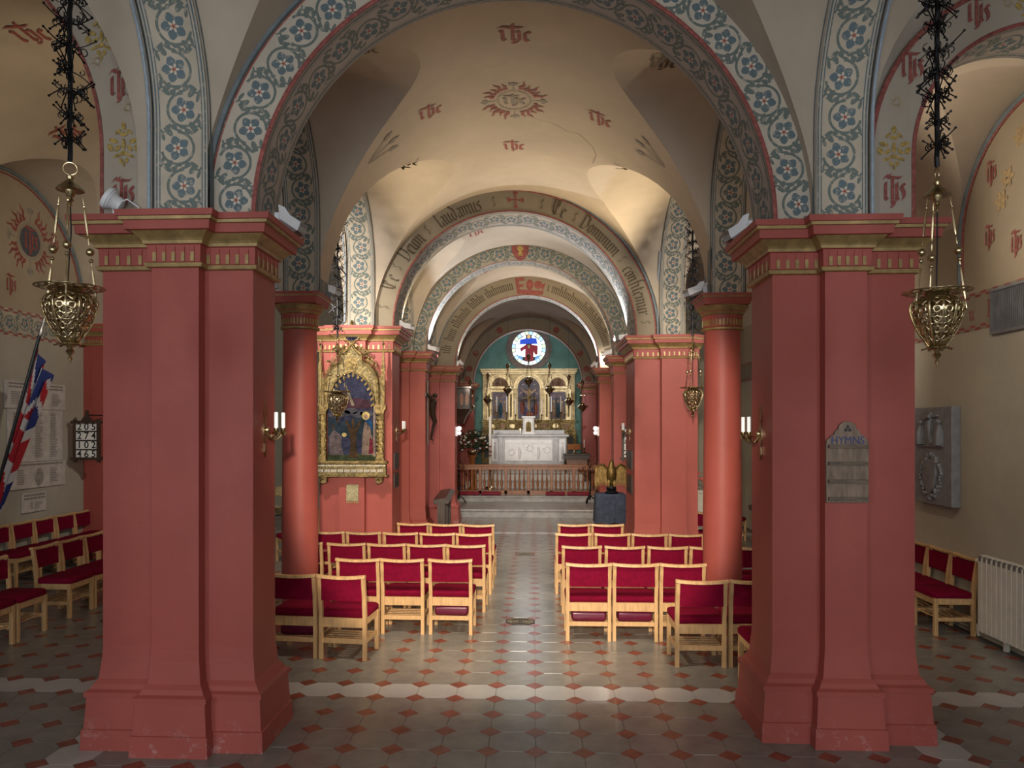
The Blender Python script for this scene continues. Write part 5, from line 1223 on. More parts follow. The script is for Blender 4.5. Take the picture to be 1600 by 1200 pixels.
# ---- ribbed radiator
RADW = mat('cream radiator enamel', (.60, .57, .48), .4, 0, .05, 8)
R = tag(empty('radiator', (4.70, 8.04, .10)), 'cream ribbed radiator under the right wall vent', 'radiator')
for k in range(32):
    y = -k*.08; b = MB(); b.box(-.05, .04, y-.076, y-.002, 0, .76); b.rings([[(-.05, y-.076, .76), (-.05, y-.002, .76), (.04, y-.002, .76), (.04, y-.076, .76)], [(-.025, y-.070, .80), (-.025, y-.008, .80), (.035, y-.008, .80), (.035, y-.07, .80)]]); b.build('radiator_section', RADW, R, bevel=.005)
    MB().box(-.052, -.03, y-.06, y-.018, .735, .79).build('top_slot', mat('shadowed slot', (.16, .15, .14), .6) if k == 0 else bpy.data.materials['shadowed slot'], R)
b = MB(); b.tube([(0, .02, .04), (0, .10, .04), (.02, .10, -.08)], .012, 8); b.tube([(0, .02, .72), (0, .08, .72)], .012, 8); b.sph((0, .09, .72), .025, 8, 6); b.build('valve_pipe', RADW, R, smooth=True)
for y in (-.4, -2.0): MB().box(-.02, .02, y-.02, y+.02, -.10, .0).build('foot', RADW, R)
# ---- wall vent
R = tag(empty('wall_vent', (4.78, 7.25, 3.22)), 'dark slatted ventilation grille in the right wall frieze', 'vent')
for y0, y1, z0, z1 in ((-.72, .72, -.03, .0), (-.72, .72, .41, .44), (-.72, -.69, 0, .41), (.69, .72, 0, .41)): MB().box(-.05, 0, y0, y1, z0, z1).build('frame', mat('grey vent frame', (.20, .20, .21), .5, .3) if 'grey vent frame' not in bpy.data.materials else bpy.data.materials['grey vent frame'], R)
MB().box(-.012, 0, -.69, .69, 0, .41).build('dark_back', BLACK, R)
for k in range(46): y = -.675+k*.03; MB().box(-.035, -.012, y-.005, y+.005, 0, .41).build('slat', bpy.data.materials['grey vent frame'], R)
# ---- small white sensors on the pier edges
for lab, loc in (('small white dome sensor on the left edge of the nearest left pier', (-3.03, 5.3, 2.07)), ('small white dome sensor on the right edge of the nearest right pier', (2.727, 5.6, 2.06))):
    b = MB(); sg = -1 if loc[0] < 0 else 1; b.rings([[(sg*h, r*cos(a), r*sin(a)) for a in lin(0, 2*pi, 16)[:-1]] for h, r in ((-.01, .028), (.004, .03), (.018, .022), (.024, .008))]); o = b.build('dome_sensor', WHITEP, smooth=True); o.location = loc; tag(o, lab, 'sensor')
# ---- far aisle chest with flowers, basket
R = tag(empty('chest', (2.95, 14.2, 0)), 'cream chest in the far right aisle between pier and column', 'chest')
MB().box(-.3, .3, -.25, .25, .06, 1.02).build('body', RADW, R, bevel=.01); MB().box(-.33, .33, -.28, .28, 1.02, 1.08).build('lid', RADW, R, bevel=.01)
for x in (-.25, .25): MB().box(x-.04, x+.04, -.2, .2, 0, .06).build('foot', OAK, R)
R = tag(empty('flower_arrangement', (2.92, 14.15, 1.08)), 'pink flowers on the cream chest in the far right aisle', 'flowers')
MB().lathe([(.06, 0), (.08, .05), (.05, .1), (.06, .13)], 12).build('vase', WHITEP, R, smooth=True); b = MB(); random.seed(5)
for k in range(24): b.sph((random.gauss(0, .11), random.gauss(0, .1), .2+random.uniform(-.05, .12)), .035, 6, 4)
b.build('blossoms', mat('pink petals', (.65, .16, .13), .7, 0, .2, 30), R, smooth=True)
R = tag(empty('wicker_basket', (-4.55, 13.3, .62)), 'round wicker back in the far left aisle beside the round column', 'basket'); WICK = mat('wicker', (.36, .26, .12), .7, 0, .3, 40)
b = MB()
for k in range(9): b.tube([((.20-.012*k)*cos(a), -.02*k, .3+(.24-.016*k)*sin(a)) for a in lin(0, 2*pi, 20)], .018, 5)
b.build('woven_back', WICK, R, smooth=True)
for s in (-1, 1): MB().box(s*.16-.02, s*.16+.02, -.05, .02, -.62, .16).build('leg', WICK, R)
# ================================================================== CHANCEL
CX = -.16
WMARB = mat('white altar marble', (.66, .64, .62), .3, 0, .08, 5); GMARB = mat('grey altar marble', (.36, .36, .36), .3, 0, .14, 6); KRED = mat('crimson cushion', (.24, .006, .03), .6, 0, .1, 20)
# altar steps (white risers seen through the rail)
for k, (y0, z0, z1, hw, nm) in enumerate(((23.2, .36, .58, 1.95, 'lowest'), (23.6, .58, .80, 1.75, 'middle'), (24.0, .80, 1.02, 1.6, 'top'))):
    o = empty('altar_step', (CX, y0, z0)); struct(o, '%s white marble step under the high altar' % nm, 'step')
    MB().box(-hw, hw, 0, 26.1-y0, 0, z1-z0-.03).build('riser', WMARB, o); MB().box(-hw, hw, -.02, 26.1-y0, z1-z0-.03, z1-z0).build('tread', GMARB, o)
# rail
R = tag(empty('altar_rail', (CX, 21.2, .36)), 'varnished wooden altar rail with turned balusters across the chancel', 'altar rail')
x0, x1 = -2.12, 2.0
MB().box(x0, x1, -.07, .07, .78, .84).build('hand_rail', MAHOG, R, bevel=.01); MB().box(x0, x1, -.04, .04, .69, .78).build('upper_rail', MAHOG, R); MB().box(x0, x1, -.05, .05, 0, .10).build('bottom_rail', MAHOG, R)
bal = MB().lathe([(.016, .10), (.03, .13), (.018, .16), (.036, .30), (.022, .44), (.014, .52), (.024, .55), (.014, .58), (.02, .69)], 10).mesh('baluster', MAHOG, True, ang=40)
posts = [x0+.05, -1.35, -.62, .02, .67, 1.3, x1-.05]
for x in posts: MB().box(x-.045, x+.045, -.05, .05, 0, .78).build('post', MAHOG, R, bevel=.006)
for a, c in zip(posts, posts[1:]):
    n = max(2, int((c-a)/.118)); 
    for i in range(1, n):
        o = bpy.data.objects.new('baluster', bal); COL.objects.link(o); o.parent = R; o.location = (a+(c-a)*i/n, 0, 0)
for i, (a, c) in enumerate(((-1.95, -1.35), (-1.30, -.75), (.50, 1.05), (1.10, 1.75))):
    b = MB(); b.rings([[(x_, y_, z) for x_, y_ in ((a+e, -.13+e), (c-e, -.13+e), (c-e, .13-e), (a+e, .13-e))] for z, e in ((0, .02), (.02, 0), (.06, 0), (.085, .03))]); o = b.build('kneeling_cushion', KRED, smooth=True, ang=60, bevel=.01); o.location = (CX, 20.9, .36)
    tag(o, '%s crimson kneeling cushion before the altar rail' % ('leftmost', 'second from left', 'third from left', 'rightmost')[i], 'cushion', 'kneeling cushions at the altar rail')
# altar
R = tag(empty('altar', (CX, 24.75, 1.02)), 'white and grey marble high altar with carved front', 'altar')
MB().box(-1.24, 1.24, -.28, .35, 0, .92).build('altar_body', GMARB, R); MB().box(-1.32, 1.32, -.36, .40, .92, 1.01).build('mensa', GMARB, R, bevel=.015); MB().box(-1.29, 1.29, -.33, .36, 0, .07).build('plinth', GMARB, R)
MB().box(-.78, .78, -.31, -.28, .14, .84).build('front_panel', WMARB, R, bevel=.01)
for s in (-1, 1):
    MB().box(s*.90-.07, s*.90+.07, -.325, -.28, .07, .92).build('front_pilaster', GMARB, R, bevel=.008); q = MB().box(s*1.10-.10, s*1.10+.10, -.305, -.28, .12, .86).build('side_panel', WMARB, R, bevel=.008)
b = MB(); random.seed(4)
for k in range(9): b.tube([(-.7+k*.175+.07*cos(a), -.313, .74+.05*sin(a)) for a in lin(pi, 2*pi, 7)], .012, 5)
for cx_, cz in ((-.55, .42), (.6, .5), (.05, .55)):
    for k in range(9): a = k*.7; b.sph((cx_+.10*cos(a), -.31, cz+.10*sin(a)), .03, 6, 4)
for cx_ in (-.3, .32): b.tube([(cx_, -.31, .2), (cx_+.02, -.315, .4), (cx_, -.31, .6)], [.04, .06, .03], 6)
for s in (-1, 1): b.tube([(s*1.1, -.31, .2), (s*1.1, -.315, .45), (s*1.1, -.31, .65)], [.04, .05, .025], 6); b.sph((s*1.1, -.315, .72), .035, 6, 5)
tag(b.build('carved_relief', WMARB, R, smooth=True), 'carved swags and figures on the altar front', kind='stuff')
# gradine and tabernacle
o = MB().box(-1.2, 1.2, -.10, .16, 0, .14).build('gradine', GMARB, bevel=.008); o.location = (CX, 25.15, 2.03); tag(o, 'grey marble shelf along the back of the high altar', 'shelf')
MB
R = tag(empty('tabernacle', (CX, 24.98, 2.03)), 'white marble tabernacle with a gilded arched door', 'tabernacle')
MB().box(-.19, .19, -.12, .03, 0, .54).build('body', WMARB, R, bevel=.008); MB().box(-.225, .225, -.16, .04, .54, .60).build('cornice', WMARB, R, bevel=.01); MB().box(-.22, .22, -.15, .04, 0, .04).build('plinth', WMARB, R)
dp = [(-.09, .08), (.09, .08), (.09, .33)]+[(.09*cos(a), .33+.09*sin(a)) for a in lin(0, pi, 10)[1:-1]]+[(-.09, .33)]
D = MB().prism(dp, lambda a, c, h: (a, -h, c), .115, .13).build('door', GILT, R); b = MB(); b.tube([(0, -.135, .12), (0, -.14, .25), (0, -.135, .34)], [.05, .04, .02], 8); b.sph((0, -.14, .37), .025, 8, 6); b.build('relief_figure', GILT, D, smooth=True)
for s in (-1, 1): MB().lathe([(.02, .04), (.016, .1), (.016, .46), (.025, .52), (.025, .54)], 10, (s*.155, -.13, 0)).build('colonnette', WMARB, R, smooth=True)
# candlesticks
CANDLE = mat('ivory candle wax', (.82, .80, .74), .5, 0, .03, 5)
def candlestick(x, h, label, wax=CANDLE, hc=.52, y=25.13, zb=2.17):
    R = tag(empty('candlestick', (x, y, zb)), label, 'candlestick', 'tall gilded candlesticks behind the altar')
    MB().lathe([(.07, 0), (.075, .02), (.03, .06), (.014, .1), (.03, .16), (.014, .2), (.012, h*.55), (.028, h*.6), (.012, h*.66), (.012, h-.05), (.03, h-.03), (.045, h), (.012, h+.005)], 12).build('stem', GILT, R, smooth=True)
    MB().lathe([(.017, h), (.016, h+hc), (.004, h+hc+.01)], 10).build('candle', wax, R, smooth=True); return R
for i, (dx, wax) in enumerate(((-1.07, 0), (-.74, 0), (-.44, 0), (.44, 0), (.76, 0), (1.08, 0))): candlestick(CX+dx, .52 if i in (2, 3) else .60, '%s tall gilded candlestick with white candle behind the altar' % ('leftmost', 'second from left', 'third from left', 'fourth from left', 'fifth from left', 'rightmost')[i])
candlestick(CX+.19, .45, 'gilded candlestick with dark candle just right of the altar cross', BLACK, .62, 25.32, 2.2) ; candlestick(CX+.92, .5, 'gilded candlestick with dark candle right on the altar shelf', BLACK, .58, 25.1)
R = tag(empty('altar_cross', (CX+.02, 25.25, 2.17)), 'gilded standing cross behind the tabernacle', 'cross')
MB().lathe([(.09, 0), (.09, .03), (.03, .1), (.02, .3), (.04, .45), (.02, .5)], 12).build('foot', GILT, R, smooth=True); MB().box(-.02, .02, -.015, .015, .5, 1.35).build('upright', GILT, R); MB().box(-.25, .25, -.015, .015, 1.05, 1.09).build('arms', GILT, R)
R = tag(empty('votive_lamp', (CX-.28, 24.95, 2.03)), 'small lit votive candle left of the tabernacle', 'candle'); MB().lathe([(.035, 0), (.04, .10), (.038, .14)], 12).build('glass_cup', CANDLE, R, smooth=True); MB().lathe([(.004, .13), (.012, .155), (.002, .19)], 8).build('flame', emis('candle flame', (1, .75, .4), 12), R, smooth=True)
# ---- gilded retable
PALEG = mat('pale gilding', (.56, .45, .25), .42, .5, .2, 10, .1, 60)
R = tag(empty('retable', (CX, 26.1, 1.02)), 'tall pale gold retable with three arched paintings behind the altar', 'retable')
def TB(a, z, h): return (a, -h, z-1.02)
def rect(a, c, z0, z1): return [(a, z0), (c, z0), (c, z1), (a, z1)]
def archpoly(cx_, hw, z0, zs_, n=14): return [(cx_-hw, z0), (cx_+hw, z0)]+[(cx_+hw*cos(a), zs_+hw*sin(a)) for a in lin(0, pi, n)]
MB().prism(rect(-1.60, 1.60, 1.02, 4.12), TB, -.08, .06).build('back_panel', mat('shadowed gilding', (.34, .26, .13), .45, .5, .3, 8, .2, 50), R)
for z0, z1, hw, h in ((4.10, 4.16, 1.63, .14), (4.16, 4.24, 1.67, .20), (4.24, 4.29, 1.70, .24)): MB().prism(rect(-hw, hw, z0, z1), TB, -.08, h).build('cornice', PALEG, R, bevel=.01)
b = MB()
for k in range(40): x = -1.60+k*.082; b.prism(rect(x-.018, x+.018, 4.11, 4.16), TB, .13, .165)
tag(b.build('dentils', PALEG, R), 'small gilded dentils under the cornice', kind='stuff')
MAUVE = mat('dusky painted panel', (.16, .12, .15), .6, 0, .45, 5, c2=(.07, .08, .11)); TERRA = mat('terracotta relief', (.26, .14, .085), .7, 0, .4, 14)
def ring_arch(cx_, r0, r1, zs_, h, m=PALEG, name='arch_moulding'):
    b = MB(); n = 20
    for i in range(n):
        a0, a1 = pi*i/n, pi*(i+1)/n; P4 = [(cx_+r*cos(a), zs_+r*sin(a)) for r, a in ((r0, a0), (r1, a0), (r1, a1), (r0, a1))]; b.prism(P4, TB, 0, h)
    b.build(name, m, R)
C = MB().prism(archpoly(0, .38, 2.55, 3.62), TB, .05, .07).build('painting', MAUVE, R); ring_arch(0, .40, .44, 3.62, .16); ring_arch(0, .46, .52, 3.62, .12)
def dab(polys, c, n, par, h):
    b = MB()
    for p in polys: b.prism(p, TB, .06, h)
    b.build(n, M_(n.replace('_', ' ')+' tint', c), par)
dab([rect(-.015, .015, 2.62, 3.72), rect(-.30, .30, 3.55, 3.575)], (.10, .05, .03), 'painted_cross', C, .072)
dab([[(-.04, 2.9), (.04, 2.9), (.06, 3.4), (.30, 3.60), (.29, 3.62), (.05, 3.52), (0, 3.62), (-.05, 3.52), (-.29, 3.62), (-.30, 3.60), (-.06, 3.4)], ell(0, 3.60, .045, .06)], (.46, .32, .22), 'painted_figure', C, .074)
dab([ell(-.22, 2.95, .09, .25), ell(.24, 2.9, .09, .24), ell(.02, 2.7, .14, .12)], (.26, .09, .07), 'painted_mourners', C, .073); dab([ell(-.13, 2.8, .07, .18), ell(.13, 2.78, .06, .2)], (.06, .07, .15), 'painted_blue_mourners', C, .0725)
for _e in ((-.28, 3.45, .07, .03, .6), (.28, 3.45, .07, .03, -.6), (-.2, 3.75, .06, .03), (.2, 3.75, .06, .03)): dab([ell(*_e)], (.40, .32, .32), 'painted_angel', C, .0735)
for s in (-1, 1):
    c = s*1.0
    Q = MB().prism(rect(c-.27, c+.27, 2.55, 3.48), TB, .05, .07).build('side_painting', MAUVE, R)
    dab([ell(c-.14, 2.85, .07, .26), ell(c+.16, 2.83, .07, .25)], (.30, .20, .13), 'painted_saints', Q, .073); dab([ell(c+.02, 2.85, .07, .27)], (.05, .10, .12), 'painted_saint_in_blue', Q, .0735); dab([ell(c-.14, 3.16, .04, .045), ell(c+.02, 3.17, .04, .045), ell(c+.16, 3.14, .04, .045)], (.50, .36, .18), 'painted_halos', Q, .074); dab([ell(c, 3.34, .2, .06)], (.28, .20, .22), 'painted_sky', Q, .072)
    L = MB().prism([(c-.27, 3.70)]+[(c+.27*cos(a), 3.70+.27*sin(a)) for a in lin(0, pi, 14)], TB, .05, .075).build('lunette_relief', TERRA, R)
    dab([ell(c-.1, 3.80, .06, .08), ell(c+.1, 3.80, .06, .08), ell(c, 3.85, .05, .09)], (.30, .19, .13), 'relief_figures', L, .10)
    ring_arch(c, .30, .36, 3.70, .15); ring_arch(c, .38, .42, 3.70, .11)
    MB().prism(rect(c-.42, c+.42, 3.60, 3.68), TB, .05, .18).build('entablature', PALEG, R, bevel=.008); MB().prism(rect(c-.40, c+.40, 3.50, 3.56), TB, .05, .14).build('lower_entablature', PALEG, R, bevel=.008)
    for x in (c-.38, c+.38):
        MB().prism(rect(x-.075, x+.075, 2.50, 3.60), TB, .05, .11).build('pilaster', PALEG, R, bevel=.006); MB().prism(rect(x-.035, x+.035, 2.62, 3.42), TB, .11, .118).build('pilaster_inlay', DKG, R); MB().prism([(x-.075, 3.44), (x+.075, 3.44), (x+.10, 3.52), (x-.10, 3.52)], TB, .05, .15).build('pilaster_capital', PALEG, R)
    MB().prism(rect(s*1.45-.20, s*1.45+.20, 1.02, 2.1), TB, 0, .16).build('lower_pier', GILT, R, bevel=.01); MB().prism(rect(s*1.45-.09, s*1.45+.09, 1.2, 1.95), TB, .16, .17).build('lower_pier_inlay', BLACK, R)
    b = MB(); b.prism(ell(s*1.45, 1.58, .06, .09, n=14), TB, .17, .19); b.build('lower_pier_boss', GILT, R)
for z0, z1, hw, h in ((2.43, 2.52, 1.62, .20), (2.12, 2.18, 1.66, .24)): MB().prism(rect(-hw, hw, z0, z1), TB, 0, h).build('predella_moulding', GILT, R, bevel=.01)
MB().prism(rect(-1.58, 1.58, 2.18, 2.43), TB, 0, .15).build('predella', GILT, R)
for k in range(8): x = -1.3+k*.371; MB().prism(ell(x, 2.305, .11, .07, n=14), TB, .15, .18).build('predella_medallion', TERRA if k % 2 else PALEG, R)
# ---- round stained glass window
R = empty('window_1', (CX, 26.19, 5.03)); struct(R, 'round stained glass window with a figure in blue and dark red', 'window')
TW = lambda a, c, h: (a, -h, c)
def disc_ring(r0, r1, h0, h1, m, name):
    b = MB(); n = 40; b.rings([[TW(r*cos(2*pi*j/n), r*sin(2*pi*j/n), h) for j in range(n)] for r, h in ((r1, h0), (r1, h1), (r0, h1*.6), (r0, h0))], cap=(False, False)); b.build(name, m, R, smooth=True, ang=30)
STF = mat('brown stone window surround', (.16, .12, .10), .7, 0, .2, 10); disc_ring(.60, .80, -.02, .06, STF, 'window_frame')
PANE = {}
def glass(n, c, s):
    if n not in PANE: PANE[n] = emis('lit '+n+' glass', c, s)
    return PANE[n]
MB().prism(ell(0, 0, .605, .605, n=40), TW, .0, .008).build('leading', BLACK, R)
for i in range(24):                                                    # border panes
    a0, a1 = 2*pi*(i+.06)/24, 2*pi*(i+.94)/24; nm = ('pale green', 'white', 'sky blue')[(i*7) % 3] if i not in (16, 17, 18, 19) else 'white'
    MB().prism([(r*cos(a), r*sin(a)) for r, a in ((.475, a0), (.592, a0), (.592, a1), (.475, a1))], TW, .008, .014).build('pane', glass(nm, {'pale green': (.62, .75, .55), 'white': (.85, .92, .95), 'sky blue': (.40, .62, .85)}[nm], {'pale green': .9, 'white': 1.05, 'sky blue': 1.0}[nm]), R)
for i in range(6):                                                     # clear background panes
    z0, z1 = -.46+i*.153, -.46+(i+1)*.153-.012
    for s in (-1, 1):
        xo0, xo1 = sqrt(max(0, .465**2-z0**2)), sqrt(max(0, .465**2-z1**2)); xi = .10
        if min(xo0, xo1) <= xi: continue
        nm = 'white' if i > 0 else 'sky blue'; MB().prism([(s*xi, z0), (s*xo0, z0), (s*xo1, z1), (s*xi, z1)], TW, .008, .012).build('pane', glass(nm, (.85, .92, .95), 1.05), R)
def gp(poly, n, c, s, h=.016): MB().prism(poly, TW, .008, h).build('pane', glass(n, c, s), R)
gp([(-.13, -.44), (.15, -.44), (.17, -.1), (.14, .12), (-.13, .12), (-.12, -.1)], 'dark red', (.16, .004, .015), .7); gp([(-.13, .1), (-.3, .0), (-.28, -.12), (-.12, -.02)], 'dark red', (.16, .004, .015), .7, .017); gp([(.13, .12), (.31, .08), (.30, -.22), (.22, -.22), (.14, -.05)], 'dark red', (.16, .004, .015), .7, .017)
gp([(-.32, .14), (.30, .16), (.26, .34), (.08, .36), (-.1, .34), (-.3, .3)], 'deep blue', (.01, .05, .42), .9, .018); gp(ell(.0, .40, .06, .07, n=14), 'amber', (.70, .45, .18), .7, .02); gp([(-.03, .0), (.04, .0), (.03, .12), (-.03, .12)], 'olive', (.25, .22, .08), .6, .02)
for s in (-1, 1): gp([(s*.2, -.44), (s*.36, -.34), (s*.42, -.24), (s*.24, -.28)], 'slate blue', (.12, .28, .55), .8, .015)
area('round_window_daylight', (CX, 26.05, 5.03), 1.0, 14, DAY, (-pi/2, 0, 0))
# ---- sanctuary lamps
def sanctuary(x, y, z, top, label, s=1.0):
    R = tag(empty('sanctuary_lamp', (x, y, z)), label, 'lamp', 'brass sanctuary lamps before the altar'); R.scale = (s, s, s)
    MB().lathe([(.004, -.20), (.02, -.17), (.012, -.15), (.05, -.11), (.11, -.04), (.13, .0), (.10, .03), (.06, .06), (.075, .09), (.03, .10)], 14).build('bowl', BRASS, R, smooth=True)
    for k in range(3):
        q = 2*pi*k/3+.3; b = MB(); b.tube([(.125*cos(q), .125*sin(q), .0), (.06*cos(q), .06*sin(q), .30), (0, 0, .58)], .006, 5); b.sph((.06*cos(q), .06*sin(q), .30), .018, 6, 5); b.sph((.135*cos(q), .135*sin(q), .01), .03, 7, 5); b.build('chain', BRASS, R, smooth=True)
    b = MB(); b.lathe([(.05, .56), (.035, .60), (.06, .66), (.03, .70), (.005, .72)], 10); b.build('crown', BRASS, R, smooth=True); b = MB(); b.tube([(0, 0, .72), (0, 0, (top-z)/s)], .003, 4); b.build('wire', IRON, R)
for i, (x, z) in enumerate(((-1.42, 3.13), (-.80, 3.44), (-.15, 3.72), (.50, 3.44), (1.10, 3.07))): sanctuary(x, 23.3, z, ZS+sqrt(RN**2-(x-CXN)**2)-.004+(.016 if x > 1 else 0), '%s of five brass lamps hanging before the retable' % ('leftmost', 'second', 'middle and highest', 'fourth', 'rightmost')[i], 1.15)
sanctuary(-1.86, 22.0, 2.86, 5.46, 'brass lamp hanging by the left altar pier', 1.1); sanctuary(1.43, 22.0, 2.86, 5.46, 'brass lamp hanging by the right altar pier', 1.1)
# ---- paschal candle, flowers, credence
R = tag(empty('paschal_candle', (-1.33, 23.0, .36)), 'tall white paschal candle left of the altar', 'candle'); MB().lathe([(.16, 0), (.16, .04), (.05, .1), (.03, .5), (.06, .6), (.06, .64)], 14).build('stand', BRASS, R, smooth=True)
MB().lathe([(.045, .62), (.045, 2.22), (.01, 2.23)], 12).build('candle', CANDLE, R, smooth=True); b = MB()
for z in (1.0, 1.12, 1.28): b.lathe([(.046, z), (.047, z+.02), (.046, z+.04)], 12)
b.box(-.008, .008, -.05, -.044, .95, 1.35); b.box(-.03, .03, -.05, -.044, 1.18, 1.2); b.build('painted_cross', PRED, R)
R = tag(empty('flower_pedestal', (-1.82, 22.3, .36)), 'white and red flower arrangement on a pedestal left of the altar', 'flowers')
MB().lathe([(.16, 0), (.14, .06), (.08, .12), (.08, .95), (.13, 1.02), (.15, 1.06)], 14).build('pedestal', MAHOG, R, smooth=True); MB().lathe([(.10, 1.06), (.17, 1.16), (.16, 1.2)], 12).build('bowl', BRASS, R, smooth=True)
random.seed(11); LEAFM = mat('dark green leaves', (.035, .065, .02), .6, 0, .4, 20); b = MB()
for k in range(320):
    a = random.uniform(0, 2*pi); e = random.uniform(-.5, 1.4); r = random.uniform(.2, .46); c = Vector((r*cos(a)*cos(e)*1.05, r*sin(a)*cos(e)*.8, 1.40+r*sin(e)*.95)); d = Vector((random.gauss(0, 1), random.gauss(0, 1), random.gauss(0, 1))).normalized()*.055; w = d.orthogonal().normalized()*.022
    b.add([c-d, c+w, c+d, c-w], [(0, 1, 2, 3)])
tag(b.build('foliage', LEAFM, R, recalc=False), 'dense dark green leaves', kind='stuff'); WPET = mat('white petals', (.80, .78, .70), .6, 0, .08, 20); RPET = mat('dull red petals', (.22, .03, .03), .6, 0, .2, 20)
for k in range(46):
    a = random.uniform(pi, 2*pi) if k % 4 else random.uniform(0, 2*pi); e = random.uniform(-.45, 1.2); r = random.uniform(.36, .47); c = (r*cos(a)*cos(e)*1.05, r*sin(a)*cos(e)*.85, 1.38+r*sin(e)*.9)
    b = MB(); b.sph(c, random.uniform(.028, .045), 7, 5, sc=(1, 1, .8)); b.build('blossom', WPET if k % 3 else RPET, R, smooth=True)
R = tag(empty('credence_table', (1.38, 24.0, .36)), 'dark carved credence table right of the altar', 'table')
MB().box(-.42, .42, -.22, .22, 1.0, 1.06).build('tabletop', OAK, R, bevel=.01); MB().box(-.40, .40, -.20, .20, .88, 1.0).build('apron', OAK, R)
for x in (-.36, .36):
    for y in (-.17, .17): MB().lathe([(.03, 0), (.035, .2), (.02, .4), (.035, .7), (.03, .88)], 8, (x, y, 0)).build('leg', OAK, R, smooth=True)
MB().box(-.38, .38, .12, .16, .1, .88).build('back_board', MAHOG, R)
R = tag(empty('book_stand', (1.30, 23.92, 1.42)), 'wooden book stand on the credence table', 'book stand'); MB().lathe([(.09, 0), (.02, .04), (.015, .12)], 12).build('foot', BRASS, R, smooth=True); MB().prism([(-.20, .12), (.20, .12), (.20, .30), (-.20, .30)], lambda a, c, h: (a, h+(c-.12)*.5, c), -.02, .01).build('desk', MAHOG, R)
candlestick(1.62, .16, 'short brass candlestick on the credence table', CANDLE, .28, 23.9, 1.42)
# ---- white twin globes on the chancel piers, with a glow added in their material
GLOBE = emis('glowing white globe', (1, .96, .9), .9)
for lab, loc, sg in (('white twin globe ornament, made to glow, on the left chancel pier', (-1.83, 17.7, 2.16), 1), ('white twin globe ornament, made to glow, on the right chancel pier', (1.59, 18.4, 2.16), -1)):
    R = tag(empty('twin_globe', loc), lab, 'wall lamp'); MB().box(min(-sg*.02, sg*.03), max(-sg*.02, sg*.03), -.04, .04, -.12, .1).build('backplate', WHITEP, R)
    for dz, r in ((.06, .055), (-.05, .048)): MB().sph((sg*.07, 0, dz), r, 12, 8).build('globe', GLOBE, R, smooth=True)
# ---- pulpit canopy on the left chancel wall
R = tag(empty('carved_bracket', (-1.855, 20.0, 2.35)), 'dark carved wooden bracket shrine high on the left chancel wall', 'bracket shrine')
MB().rings([[(x*k-.12, y*k, z) for x, y in ((-.34, -.3), (.30, -.3), (.30, .3), (-.34, .3))] for z, k in ((0, .35), (.2, .6), (.38, 1.0))]).build('corbel', OAK, R); MB().box(-.46, .18, -.3, .3, .38, .92).build('carved_box', OAK, R, bevel=.01)
b = MB()
for x in (-.36, -.2, -.04, .1): b.prism(ell(x, .64, .05, .16, n=12), lambda a, c, h: (a, -h, c), .30, .33)
b.build('carved_niche', MAHOG, R); MB().box(-.50, .22, -.34, .34, .92, .99).build('cornice', OAK, R, bevel=.01)
# ---- wrought iron stands before the rail
def iron_stand(x, y, label):
    R = tag(empty('iron_stand', (x, y, .20)), label, 'iron stand', 'wrought iron stands before the altar rail'); b = MB(); b.tube([(0, 0, .1), (.01, 0, .5), (0, 0, 1.0)], .022, 6); b.build('stem', IRON, R)
    for k in range(3): a = 2*pi*k/3; MB().tube([(0, 0, .22), (.12*cos(a), .12*sin(a), .12), (.20*cos(a), .20*sin(a), .0)], .018, 5).build('foot', IRON, R)
    b = MB(); random.seed(int(x*10)+40)
    for k in range(22): a = random.uniform(0, 6.28); r = .05; c = Vector((random.gauss(0, .12), random.gauss(0, .08), random.uniform(.75, 1.12))); b.tube([c+Vector((r*cos(q)*(1-q/9), 0, r*sin(q)*(1-q/9))) for q in lin(0, 5, 8)], .011, 4)
    sh_ = b.build('scroll_head', mat('rusted iron scrolls', (.10, .035, .02), .5, .5, .3, 20) if 'rusted iron scrolls' not in bpy.data.materials else bpy.data.materials['rusted iron scrolls'], R); tag(sh_, 'rusted iron scrolls', kind='stuff')
iron_stand(1.52, 20.2, 'wrought iron scroll stand right of the altar rail'); iron_stand(-2.02, 20.2, 'wrought iron scroll stand left of the altar rail')
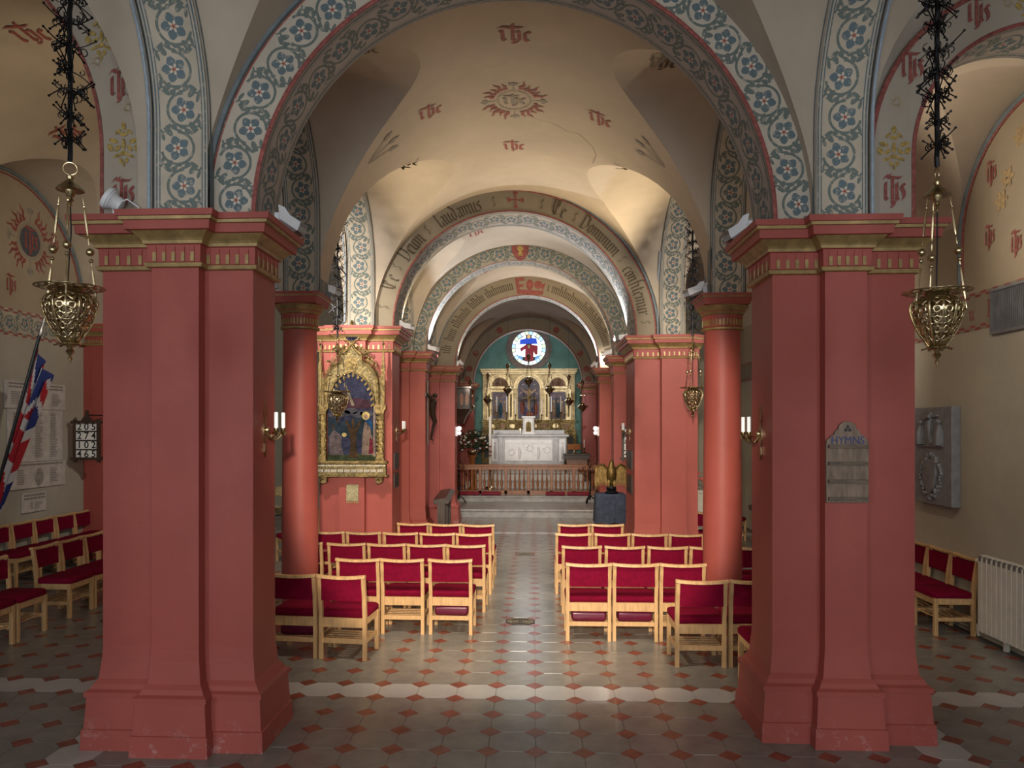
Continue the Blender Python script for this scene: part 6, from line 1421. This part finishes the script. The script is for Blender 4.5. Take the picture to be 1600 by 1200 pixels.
# ---- draped chest and eagle lectern
NAVY = mat('navy blue cloth', (.035, .045, .075), .85, 0, .25, 12, .2, 40)
R = tag(empty('covered_table', (1.48, 14.5, 0)), 'low table under a dark blue cloth beneath the eagle', 'table')
b = MB(); n = 56; rs = []
def sq(a, hx, hy):
    c, s = cos(a), sin(a); k = 1/max(abs(c)/hx, abs(s)/hy); return (c*k, s*k)
for z, e, wv in ((.965, -.10, 0), (.97, -.02, 0), (.96, .0, 0), (.92, .012, .2), (.68, .02, .7), (.42, .03, 1.0)):
    rs.append([(sq(2*pi*j/n, .28+e, .26+e)[0]*(1+.03*wv*sin(j*1.9)), sq(2*pi*j/n, .28+e, .26+e)[1]*(1+.03*wv*sin(j*1.9+1)), z+.012*wv*sin(j*.9)) for j in range(n)])
b.rings(rs); b.build('cloth', NAVY, R, smooth=True, ang=60)
for x in (-.22, .22):
    for y in (-.2, .2): MB().box(x-.03, x+.03, y-.03, y+.03, 0, .7).build('leg', MAHOG, R)
EAG = mat('bronzed gold', (.20, .125, .035), .38, .7, .35, 14, .2, 60)
R = tag(empty('eagle_lectern', (1.50, 14.46, .972)), 'bronzed eagle with half spread wings on the blue covered table', 'eagle lectern'); R.scale = (.84, .84, .84)
MB().lathe([(.15, 0), (.16, .03), (.10, .07), (.12, .12), (.09, .16)], 14).build('rock_base', IRON, R, smooth=True)
b = MB(); b.tube([(0, .04, .14), (0, .02, .30), (0, 0, .44), (0, -.02, .58), (0, -.03, .66), (0, -.05, .73), (0, -.07, .77)], [.05, .10, .125, .10, .06, .05, .02], 12); b.tube([(0, -.08, .745), (0, -.13, .74), (0, -.145, .71)], [.03, .016, .004], 6)
b.tube([(0, .06, .26), (0, .12, .12), (0, .14, .02)], [.07, .06, .03], 8); b.build('body', EAG, R, smooth=True)
for s in (-1, 1):
    W_ = MB(); W_.tube([(s*.09, 0, .56), (s*.20, -.01, .66), (s*.30, 0, .62), (s*.34, .02, .48)], [.035, .035, .03, .015], 6); w_ = W_.build('wing', EAG, R, smooth=True)
    for k in range(9):
        f = k/8; x = s*(.10+.24*f); zt = .60+.05*sin(pi*f); L = .46+.06*f; dx = s*.02*f
        MB().prism([(x-.024, zt), (x+.024, zt), (x+.028+dx, zt-L*.6), (x+dx, zt-L), (x-.028+dx, zt-L*.6)], lambda a, c, h, f=f: (a, h+.015*(f*8 % 2), c), -.008, .006).build('feather', EAG, w_)
    MB().tube([(s*.05, -.02, .34), (s*.06, -.05, .22), (s*.06, -.08, .15)], [.04, .025, .015], 6).build('leg', EAG, R, smooth=True)
